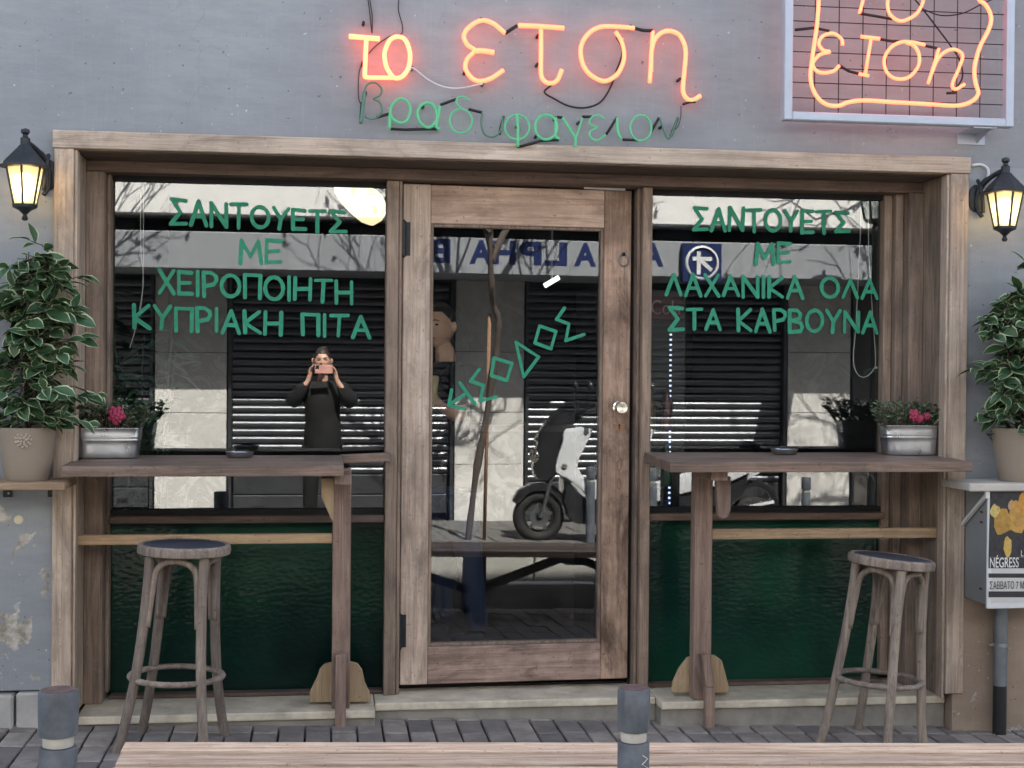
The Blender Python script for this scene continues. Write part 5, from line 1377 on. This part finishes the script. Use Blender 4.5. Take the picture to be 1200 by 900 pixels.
# ================================================================== SCOOTER
def scooter():
    q = mir(703, 603, -6.12); K = 0.00196
    t = thing('scooter', 'silver and black scooter parked across the street, mirrored in the door', 'scooter')
    BLK = plain('scooter_black', (0.022,0.023,0.026), 0.22, 0, 0.2, 10, 0, 0.5, 0.3); SIL = plain('scooter_silver', (0.78,0.80,0.83), 0.25, 0.15, 0.05, 6, 0, 0.5, 0.5)
    RUB = plain('tyre_rubber', (0.016,0.016,0.016), 0.75, 0, 0.2, 30); RIM = plain('rim_black', (0.05,0.05,0.055), 0.35, 0.7); MET = M_STEEL
    X = lambda u: (u-125)*K; Z = lambda v: (806-v)*K
    def prism(name, pts, hw, mat, bev=0.02, yc=0.0, par=None):
        P = crom([(X(u), Z(v), 0) for u, v in pts], 2, True)
        return MB().prism([(p.x, yc-hw, p.y) for p in P], (0, 2*hw, 0)).build(name, mat, par or t, bevel=bev, seg=2, smooth='auto')
    def wheel(u):
        c = (X(u), 0, Z(690)); R_ = 0.228
        wh = MB().tube([(c[0]+(R_-0.05)*math.cos(a*math.pi/20), 0, c[2]+(R_-0.05)*math.sin(a*math.pi/20)) for a in range(40)], 0.05, 12, closed=True, flat=1.0).build('wheel', RUB, t, smooth=True)
        MB().tube([(c[0]+0.128*math.cos(a*math.pi/20), 0, c[2]+0.128*math.sin(a*math.pi/20)) for a in range(40)], 0.014, 8, closed=True).build('rim', RIM, wh, smooth=True)
        s = MB()
        for k in range(5):
            a = k*2*math.pi/5+0.3
            s.bar((c[0]+0.025*math.cos(a), 0, c[2]+0.025*math.sin(a)), (c[0]+0.125*math.cos(a), 0, c[2]+0.125*math.sin(a)), 0.03, 0.026, up=(0,1,0))
        s.build('spokes', MET, wh)
        d = MB().lathe([(0.05,-0.002),(0.085,-0.002),(0.085,0.002),(0.05,0.002),(0.05,-0.002)], 28)
        d.v = [(c[0]+x, 0.045+z, c[2]+y) for x, y, z in d.v]; d.build('brake_disc', MET, wh)
        h = MB().lathe([(0.001,-0.06),(0.03,-0.06),(0.03,0.06),(0.001,0.06)], 14); h.v = [(c[0]+x, z, c[2]+y) for x, y, z in h.v]; h.build('hub', RIM, wh)
    wheel(125); wheel(812)
    for s in (-1, 1): MB().tube([(X(125), s*0.075, Z(690)), (X(165), s*0.075, Z(540)), (X(190), s*0.06, Z(470))], 0.018, 8).build('fork_leg', MET, t)
    prism('front_fender', [(8,625),(30,575),(85,545),(150,538),(205,560),(245,618),(232,640),(185,590),(130,572),(75,582),(30,628)], 0.07, BLK, 0.012)
    prism('front_mask', [(100,512),(94,430),(120,342),(158,275),(205,222),(238,235),(232,290),(222,345),(215,440),(190,500),(140,520)], 0.105, BLK, 0.035)
    prism('windscreen', [(100,345),(150,262),(208,205),(222,212),(170,272),(120,350)], 0.09, plain('smoked_screen', (0.02,0.02,0.022), 0.1), 0.006)
    for s in (-1, 1):
        prism('side_panel', [(216,292),(322,286),(336,300),(302,380),(276,455),(332,518),(430,492),(560,446),(660,424),(765,432),(772,462),(650,520),(480,562),(400,590),(342,604),(300,560),(232,512),(178,484),(182,430),(206,345)], 0.03, SIL, 0.014, s*0.15)
    prism('under_body', [(235,640),(228,540),(240,522),(335,610),(480,568),(650,530),(760,470),(748,560),(640,650),(560,700),(330,712),(262,700)], 0.15, BLK, 0.03)
    prism('seat', [(378,500),(398,440),(440,408),(560,404),(690,372),(768,384),(780,430),(640,422),(560,446),(430,494)], 0.14, BLK, 0.04)
    prism('tail', [(640,425),(780,430),(850,410),(860,440),(770,500),(650,520)], 0.11, SIL, 0.03)
    prism('rear_fender', [(700,600),(740,520),(830,500),(905,545),(930,620),(915,625),(880,560),(820,530),(760,550)], 0.06, BLK, 0.012)
    bar = [(X(330), -0.36, Z(178)), (X(310), -0.2, Z(205)), (X(268), 0.0, Z(238)), (X(310), 0.2, Z(205)), (X(330), 0.36, Z(178))]
    hb = MB().tube(crom(bar, 5), 0.016, 8).build('handlebar', BLK, t, smooth=True)
    for s in (-1, 1):
        MB().tube([(X(330), s*0.36, Z(178)), (X(322), s*0.25, Z(188))], 0.022, 10).build('grip', RUB, hb)
        MB().tube([(X(300), s*0.22, Z(205)), (X(297), s*0.25, Z(150)), (X(300), s*0.27, Z(125))], 0.007, 6).build('mirror_stalk', BLK, t)
        MB().sphere((X(304), s*0.28, Z(102)), (0.028, 0.055, 0.05), 12, 8).build('mirror', BLK, t, smooth=True)
        MB().tube([(X(350), s*0.33, Z(215)), (X(330), s*0.2, Z(205))], 0.006, 6).build('brake_lever', MET, t)
    prism('handlebar_cowl', [(235,262),(262,225),(295,205),(312,215),(296,250),(255,278)], 0.07, BLK, 0.02)
    MB().sphere((X(98), 0.07, Z(420)), (0.03, 0.06, 0.06), 12, 8).build('headlight', M_CHROME, t, smooth=True)
    MB().sphere((X(98), -0.07, Z(420)), (0.03, 0.06, 0.06), 12, 8).build('headlight', M_CHROME, t, smooth=True)
    MB().tube([(X(560), 0.17, Z(650)), (X(700), 0.18, Z(640)), (X(880), 0.19, Z(600))], [0.03,0.05,0.055], 12).build('exhaust', RIM, t)
    MB().tube([(X(480), 0.0, Z(700)), (X(500), 0.1, Z(802))], 0.012, 6).tube([(X(480), 0.0, Z(700)), (X(500), -0.1, Z(802))], 0.012, 6).build('centre_stand', MET, t)
    MB().sphere((X(214), 0.185, Z(455)), (0.03, 0.02, 0.02), 10, 6).build('indicator', M_CHROME, t)
    place(t, (q.x, -6.12, gz(q.x)-0.004), R(2), 0, TILT)
scooter()

# ================================================================== PEOPLE
def skin(verts, edges, sub=1, flat=None):
    """continuous tapered surface round a skeleton; verts (pos, radius); flat = (axis vector, factor)"""
    me = bpy.data.meshes.new('skin'); bm = bmesh.new(); lay = bm.verts.layers.skin.verify(); bv = []
    c0 = Vector(verts[0][0])
    ax = Vector(flat[0]).normalized() if flat else None
    for i, (p, r) in enumerate(verts):
        p = Vector(p)
        if flat: d = (p-c0).dot(ax); p = p + ax*d*(1/flat[1]-1)
        v = bm.verts.new(p); v[lay].radius = (r, r) if not isinstance(r, tuple) else r; v[lay].use_root = (i == 0); bv.append(v)
    for a, b in edges: bm.edges.new((bv[a], bv[b]))
    bm.to_mesh(me); bm.free()
    ob_ = bpy.data.objects.new('skin', me); col.objects.link(ob_)
    ob_.modifiers.new('skin', 'SKIN'); s = ob_.modifiers.new('sub', 'SUBSURF'); s.levels = sub; s.render_levels = sub
    dg = bpy.context.evaluated_depsgraph_get(); ev = ob_.evaluated_get(dg); em = ev.to_mesh()
    V = []
    for v in em.vertices:
        p = v.co.copy()
        if flat: d = (p-c0).dot(ax); p = p + ax*d*(flat[1]-1)
        V.append(tuple(p))
    Fc = [tuple(p.vertices) for p in em.polygons]
    ev.to_mesh_clear(); bpy.data.objects.remove(ob_)
    return V, Fc
def chain(d, order):
    names = list(d.keys()); return [d[n] for n in names], [(names.index(a), names.index(b)) for a, b in order]
def head_pts(c, fwd, sc=1.0, tilt=0.0):
    fwd = Vector(fwd).normalized(); upv = (Vector((0,0,1)) + fwd*-tilt).normalized(); rt = fwd.cross(upv).normalized(); upv = rt.cross(fwd)
    return lambda x, y, z: Vector(c) + (rt*x + fwd*y + upv*z)*sc
def head_surface(nu=36, nv=28):
    pts = []; 
    for j in range(nv+1):
        th = math.pi*j/nv; sz = -math.cos(th); sr = max(math.sin(th), 1e-4)
        for i in range(nu):
            a = 2*math.pi*i/nu; sx, sy = math.cos(a)*sr, math.sin(a)*sr
            w = 0.076*(1-0.30*max(0, -sz)**1.6); d = 0.096*(1-0.12*max(0, -sz))
            x = sx*w; y = sy*d; z = sz*0.118
            if sy < 0 and sz < 0: y *= (1-0.35*(-sz))
            if sy > 0:
                g = lambda u, v, su, sv: math.exp(-(u/su)**2-(v/sv)**2)
                y += 0.026*g(x, z+0.018, 0.013, 0.018) + 0.012*g(x, z-0.008, 0.010, 0.026)
                y += 0.007*g(abs(x)-0.028, z-0.034, 0.026, 0.010)
                y -= 0.013*g(abs(x)-0.031, z-0.012, 0.016, 0.011)
                y += 0.008*g(x, z+0.052, 0.024, 0.006) + 0.008*g(x, z+0.065, 0.020, 0.007)
                y += 0.013*g(x, z+0.095, 0.026, 0.018)
                y += 0.005*g(abs(x)-0.045, z+0.012, 0.018, 0.02)
            pts.append((x, y, z))
    f = []
    for j in range(nv):
        for i in range(nu):
            i2 = (i+1) % nu; f.append((j*nu+i, j*nu+i2, (j+1)*nu+i2, (j+1)*nu+i))
    return pts, f
def hand(wrist, d, n, b, curl=0.4, sc=1.0, spread=0.0):
    """skeleton of a hand: d along fingers, n the side the fingers curl to, b the thumb side"""
    d, n, b = Vector(d).normalized(), Vector(n).normalized(), Vector(b).normalized(); wrist = Vector(wrist)
    V = [(wrist, 0.024*sc), (wrist+d*0.045*sc, 0.026*sc)]; E = [(0,1)]
    for k, (off, ln) in enumerate(((0.030,0.072),(0.010,0.080),(-0.010,0.074),(-0.029,0.058))):
        kn = wrist+d*0.085*sc+b*off*sc; V.append((kn, 0.0105*sc)); E.append((1, len(V)-1)); p = kn
        for s in range(3):
            an = curl*(s+0.6)+0.05*k; dd = (d*math.cos(an)+n*math.sin(an)+b*(off*spread*6)).normalized()
            p = p+dd*ln*sc*(0.42, 0.32, 0.26)[s]; V.append((p, (0.0092,0.0085,0.0072)[s]*sc)); E.append((len(V)-2, len(V)-1))
    p = wrist+d*0.032*sc+b*0.030*sc; V.append((p, 0.013*sc)); E.append((1, len(V)-1))
    for s in range(2):
        p = p+(d*0.75+b*0.55+n*(0.25+0.4*s)*curl).normalized()*0.032*sc; V.append((p, (0.0105,0.0085)[s]*sc)); E.append((len(V)-2, len(V)-1))
    return V, E
def fused(name, pieces, mat, parent, voxel=0.006):
    m = MB()
    for V, F_ in pieces: m.add(V, F_)
    me = bpy.data.meshes.new(name); me.from_pydata(m.v, [], m.f)
    tmp = bpy.data.objects.new(name, me); col.objects.link(tmp)
    r = tmp.modifiers.new('remesh', 'REMESH'); r.mode = 'VOXEL'; r.voxel_size = voxel
    s = tmp.modifiers.new('smooth', 'SMOOTH'); s.iterations = 4; s.factor = 0.5
    dg = bpy.context.evaluated_depsgraph_get(); me2 = bpy.data.meshes.new_from_object(tmp.evaluated_get(dg)); bpy.data.objects.remove(tmp)
    me2.materials.clear(); me2.materials.append(mat); me2.polygons.foreach_set('use_smooth', [True]*len(me2.polygons)); me2.name = name
    return link(name, me2, parent)
M_SKIN = plain('skin', S(222,176,152), 0.5, 0, 0.06, 20)
M_HAIR = plain('dark_hair', (0.032,0.024,0.019), 0.45, 0, 0.4, 60, 0.5)
M_BLKC = plain('black_cloth', (0.007,0.007,0.008), 0.85, 0, 0.3, 30, 0.3)
M_JEAN = plain('blue_denim', (0.030,0.055,0.12), 0.85, 0, 0.25, 40, 0.3)
def face_bits(T_, par, fwd):
    m = MB()
    for s in (-1, 1):
        c = T_(s*0.031, 0.079, 0.011); m.sphere(c, (0.0085, 0.0085, 0.0055), 10, 8)
    m.build('eyes', plain('dark_eye', (0.02,0.015,0.012), 0.2), par, smooth=True)
    m = MB()
    for s in (-1, 1): m.tube([T_(s*0.014, 0.097, 0.031), T_(s*0.032, 0.096, 0.036), T_(s*0.050, 0.083, 0.030)], [0.002,0.0028,0.0018], 6)
    m.build('eyebrows', M_HAIR, par)
    m = MB().tube([T_(-0.022, 0.083, -0.058), T_(0, 0.093, -0.0585), T_(0.022, 0.083, -0.058)], [0.003,0.005,0.003], 8)
    m.build('lips', plain('lip', S(176,110,102), 0.5), par, smooth=True)
def hair_shell(T_, keep, grow, par, extra=None):
    V, F_ = head_surface(84, 64); m = MB()
    Vg = []
    for x, y, z in V:
        k = 1+grow; Vg.append((x*k, y*(k+0.01)-0.004, z*k+0.003))
    Fk = [f for f in F_ if keep(*[sum(V[i][a] for i in f)/4 for a in range(3)])]
    used = sorted({i for f in Fk for i in f}); mp = {i: k for k, i in enumerate(used)}
    m.add([T_(*Vg[i]) for i in used], [tuple(mp[i] for i in f) for f in Fk])
    if extra: extra(m)
    h = m.build('hair', M_HAIR, par, smooth=True, fix=False)
    return h
def ears(T_):
    out = []
    for s in (-1, 1):
        m = MB().sphere((0,0,0), (0.013, 0.017, 0.030), 10, 8)
        out.append(([tuple(T_(s*0.083+v[0]+s*0.1*abs(v[1]), -0.008+v[1], 0.0+v[2])) for v in m.v], m.f))
    return out

def man():
    Y0 = 1.0; P = lambda px, py, dy=0.0: at(px+5, py, Y0+dy)
    t = thing('person', 'man in black t-shirt and jeans inside behind the door, looking left', 'person', (P(528, 750).x, Y0, 0.086))
    hc = P(511, 383, 0.0); fw = Vector((-0.62, -0.78, -0.03))
    T_ = head_pts(hc, fw, 0.94)
    V, F_ = head_surface(); head = ([tuple(T_(*v)) for v in V], F_)
    nk = {'a': (P(518, 432), 0.060), 'b': (P(517, 418), 0.056), 'c': (P(515, 398), 0.052)}
    neck = skin(*chain(nk, [('a','b'), ('b','c')]))
    sh = P(529, 434, -0.13); el = P(535, 491, -0.17); wr = P(512, 476, -0.26)
    sh2 = P(505, 434, 0.14); el2 = P(498, 492, 0.10); wr2 = P(492, 470, -0.08)
    def arm(s, e, w_, thumb):
        d = (w_-e).normalized()
        hv, he = hand(w_, d, Vector((0,0,1)).cross(d)*thumb, Vector((0,0,1)), 0.55)
        V_ = [(s, 0.050), (s.lerp(e, .5), 0.046), (e, 0.039), (e.lerp(w_, .4), 0.038), (w_-d*0.02, 0.027)] + hv
        E_ = [(0,1),(1,2),(2,3),(3,4),(4,5)] + [(a+5, b+5) for a, b in he]
        return skin(V_, E_)
    body_in = skin([(P(522,500), 0.11), (P(519,452), 0.12), (P(518,432), 0.07)], [(0,1),(1,2)])
    body = fused('body', [head, neck, body_in, arm(sh, el, wr, -1), arm(sh2, el2, wr2, 1)] + ears(T_), M_SKIN, t, 0.0065)
    face_bits(T_, body, fw)
    hair_shell(T_, lambda x, y, z: z > 0.068-1.15*max(0.0, 0.055-y) and z > -0.012 or (y < -0.022 and z > -0.06+0.5*max(0.0, y+0.05)), 0.075, t)
    jt = {'pel': (P(526,560), 0.135), 'waist': (P(523,520), 0.125), 'chest': (P(519,465), 0.15), 'up': (P(518,440), 0.115), 'nk': (P(518,424), 0.068),
          's1': (P(526,439,-0.13), 0.078), 'a1': (P(532,462,-0.16), 0.066), 'a1b': (P(534,478,-0.17), 0.060), 's2': (P(508,439,0.13), 0.078), 'a2': (P(502,462,0.13), 0.066), 'a2b': (P(500,478,0.12), 0.060)}
    V, F_ = skin(*chain(jt, [('pel','waist'),('waist','chest'),('chest','up'),('up','nk'),('up','s1'),('s1','a1'),('a1','a1b'),('up','s2'),('s2','a2'),('a2','a2b')]), sub=2, flat=((1,0.3,0), 0.8))
    MB().add(V, F_).build('t_shirt', M_BLKC, t, smooth=True, fix=False)
    zf = 0.086
    a1 = P(555,742,-0.1); a2 = P(513,738,0.14)
    jl = {'pel': (P(527,562), 0.13), 'h1': (P(533,585,-0.09), 0.095), 'k1': (P(547,665,-0.11), 0.066), 'f1': (Vector((a1.x,a1.y,zf+0.06)), 0.058),
          'h2': (P(521,585,0.10), 0.095), 'k2': (P(517,660,0.10), 0.066), 'f2': (Vector((a2.x,a2.y,zf+0.06)), 0.058)}
    V, F_ = skin(*chain(jl, [('pel','h1'),('h1','k1'),('k1','f1'),('pel','h2'),('h2','k2'),('k2','f2')]), sub=2)
    MB().add(V, F_).build('jeans', M_JEAN, t, smooth=True, fix=False)
    for a in (a1, a2):
        V, F_ = skin([((a.x+0.03,a.y+0.01,zf+0.045), 0.042), ((a.x-0.05,a.y-0.03,zf+0.038), 0.040), ((a.x-0.14,a.y-0.08,zf+0.028), 0.030)], [(0,1),(1,2)], sub=2)
        MB().add([(x,y,max(z, zf+0.001)) for x,y,z in V], F_).build('shoe', M_BLKC, t, smooth=True, fix=False)
    c = wr + (wr-el).normalized()*0.085 + Vector((0.0,-0.012,0.03))
    pk = thing('paper_wrap', 'beige paper wrap held by the man behind the door', 'food wrap', c)
    m = MB().lathe([(0.001,-0.075),(0.022,-0.07),(0.034,0.0),(0.042,0.075),(0.036,0.08),(0.001,0.07)], 14, c)
    rn = random.Random(1); m.v = [(x+rn.uniform(-.003,.003), y+rn.uniform(-.003,.003), z) for x,y,z in m.v]
    m.build('wrapper', plain('kraft_paper', S(206,186,140), 0.8, 0, 0.1), pk)
man()

def photographer():
    x0, yb = 0.0, -6.22
    t = thing('person', 'woman in black photographing with a pink phone, mirrored in the left window', 'person', (x0, yb, gz(x0)))
    hc = Vector((-0.005, -6.16, 1.497)); fw = Vector((0, 1, -0.03)); T_ = head_pts(hc, fw, 0.94)
    V, F_ = head_surface(); head = ([tuple(T_(*v)) for v in V], F_)
    neck = skin([(Vector((0,-6.22,1.27)), 0.058), (Vector((0,-6.21,1.34)), 0.05), (Vector((0,-6.18,1.42)), 0.048)], [(0,1),(1,2)])
    pcs = [head, neck] + ears(T_)
    for s in (-1, 1):
        el = Vector((s*0.25, -6.06, 1.14)); wr = Vector((s*0.118, -6.035, 1.335)); d = Vector((-s*0.15, 0.02, 1)).normalized()
        hv, he = hand(wr, d, Vector((-s*0.9, 0.25, 0.1)), Vector((-s*0.25, -0.95, 0)), 0.42 if s > 0 else 0.28, 0.92, 0.6 if s < 0 else 0.1)
        V_ = [(el.lerp(wr, .45), 0.03), (el.lerp(wr, .7), 0.029), (wr-(wr-el).normalized()*0.02, 0.025)] + hv
        pcs.append(skin(V_, [(0,1),(1,2),(2,3)] + [(a+3, b+3) for a, b in he]))
    V, F_ = fused_pts = None, None
    body = fused('body', pcs, M_SKIN, t, 0.006)
    # keep clear of the lens
    for v in body.data.vertices:
        if v.co.y > -5.962: v.co.y = -5.962
    face_bits(T_, body, fw)
    def bun(m): m.sphere(T_(0.012, -0.075, 0.105), (0.036, 0.036, 0.032), 12, 8)
    hair_shell(T_, lambda x, y, z: z > 0.066 - 1.3*max(0.0, abs(x)-0.03) and y > 0.0 or (y < 0.02 and z > -0.02) or (y < 0.0 and z > -0.075), 0.06, t, bun)
    jt = {'hem': (Vector((0,-6.22,0.60)), 0.165), 'hip': (Vector((0,-6.22,0.84)), 0.172), 'waist': (Vector((0,-6.22,1.02)), 0.158), 'chest': (Vector((0,-6.22,1.17)), 0.168), 'up': (Vector((0,-6.22,1.25)), 0.12), 'nk': (Vector((0,-6.21,1.325)), 0.068)}
    order = [('hem','hip'),('hip','waist'),('waist','chest'),('chest','up'),('up','nk')]
    for s, k in ((-1,'l'), (1,'r')):
        jt['s'+k] = (Vector((s*0.155,-6.21,1.255)), 0.082); jt['m'+k] = (Vector((s*0.215,-6.14,1.19)), 0.076); jt['e'+k] = (Vector((s*0.25,-6.07,1.135)), 0.070)
        jt['f'+k] = (Vector((s*0.19,-6.05,1.235)), 0.060); jt['w'+k] = (Vector((s*0.135,-6.04,1.315)), 0.045)
        order += [('up','s'+k),('s'+k,'m'+k),('m'+k,'e'+k),('e'+k,'f'+k),('f'+k,'w'+k)]
    V, F_ = skin(*chain(jt, order), sub=2, flat=((0,1,0), 0.8))
    fold = lambda v: 0.016*mnoise.noise(Vector((v[0]*9, v[1]*9, v[2]*4)))+0.008*mnoise.noise(Vector((v[0]*22, v[1]*22, v[2]*14)))
    V = [(x*(1+fold((x,y,z))*5), y+fold((x,y,z)), z+fold((z,x,y))*0.6) for x,y,z in V]
    MB().add([(x, min(y, -5.97), z) for x,y,z in V], F_).build('jacket', M_BLKC, t, smooth=True, fix=False)
    g = gz(0)
    jl = {'p': (Vector((0,-6.22,0.84)), 0.14)}; o2 = []
    for s, k in ((-1,'l'), (1,'r')):
        jl['h'+k] = (Vector((s*0.085,-6.22,0.74)), 0.095); jl['k'+k] = (Vector((s*0.095,-6.20,0.44)), 0.072); jl['a'+k] = (Vector((s*0.10,-6.23,g+0.07)), 0.062)
        o2 += [('p','h'+k),('h'+k,'k'+k),('k'+k,'a'+k)]
    V, F_ = skin(*chain(jl, o2), sub=2)
    MB().add(V, F_).build('trousers', M_BLKC, t, smooth=True, fix=False)
    for s in (-1, 1):
        V, F_ = skin([((s*0.10,-6.26,g+0.045), 0.040), ((s*0.105,-6.18,g+0.038), 0.038), ((s*0.115,-6.08,g+0.028), 0.028)], [(0,1),(1,2)], sub=2)
        MB().add([(x,y,max(z, gz(x)+0.001)) for x,y,z in V], F_).build('shoe', M_BLKC, t, smooth=True, fix=False)
    ph = thing('phone', 'pink phone held up by the mirrored woman', 'phone', (0.012, -5.985, 1.43-0.037))
    MB().box((-0.066, -5.990, 1.393), (0.082, -5.981, 1.467)).build('body', plain('phone_pink', S(226,170,160), 0.35), ph, bevel=0.004, seg=2)
    MB().box((-0.058, -5.9805, 1.432), (-0.030, -5.9785, 1.460)).build('camera_plate', M_IRON, ph, bevel=0.001)
photographer()
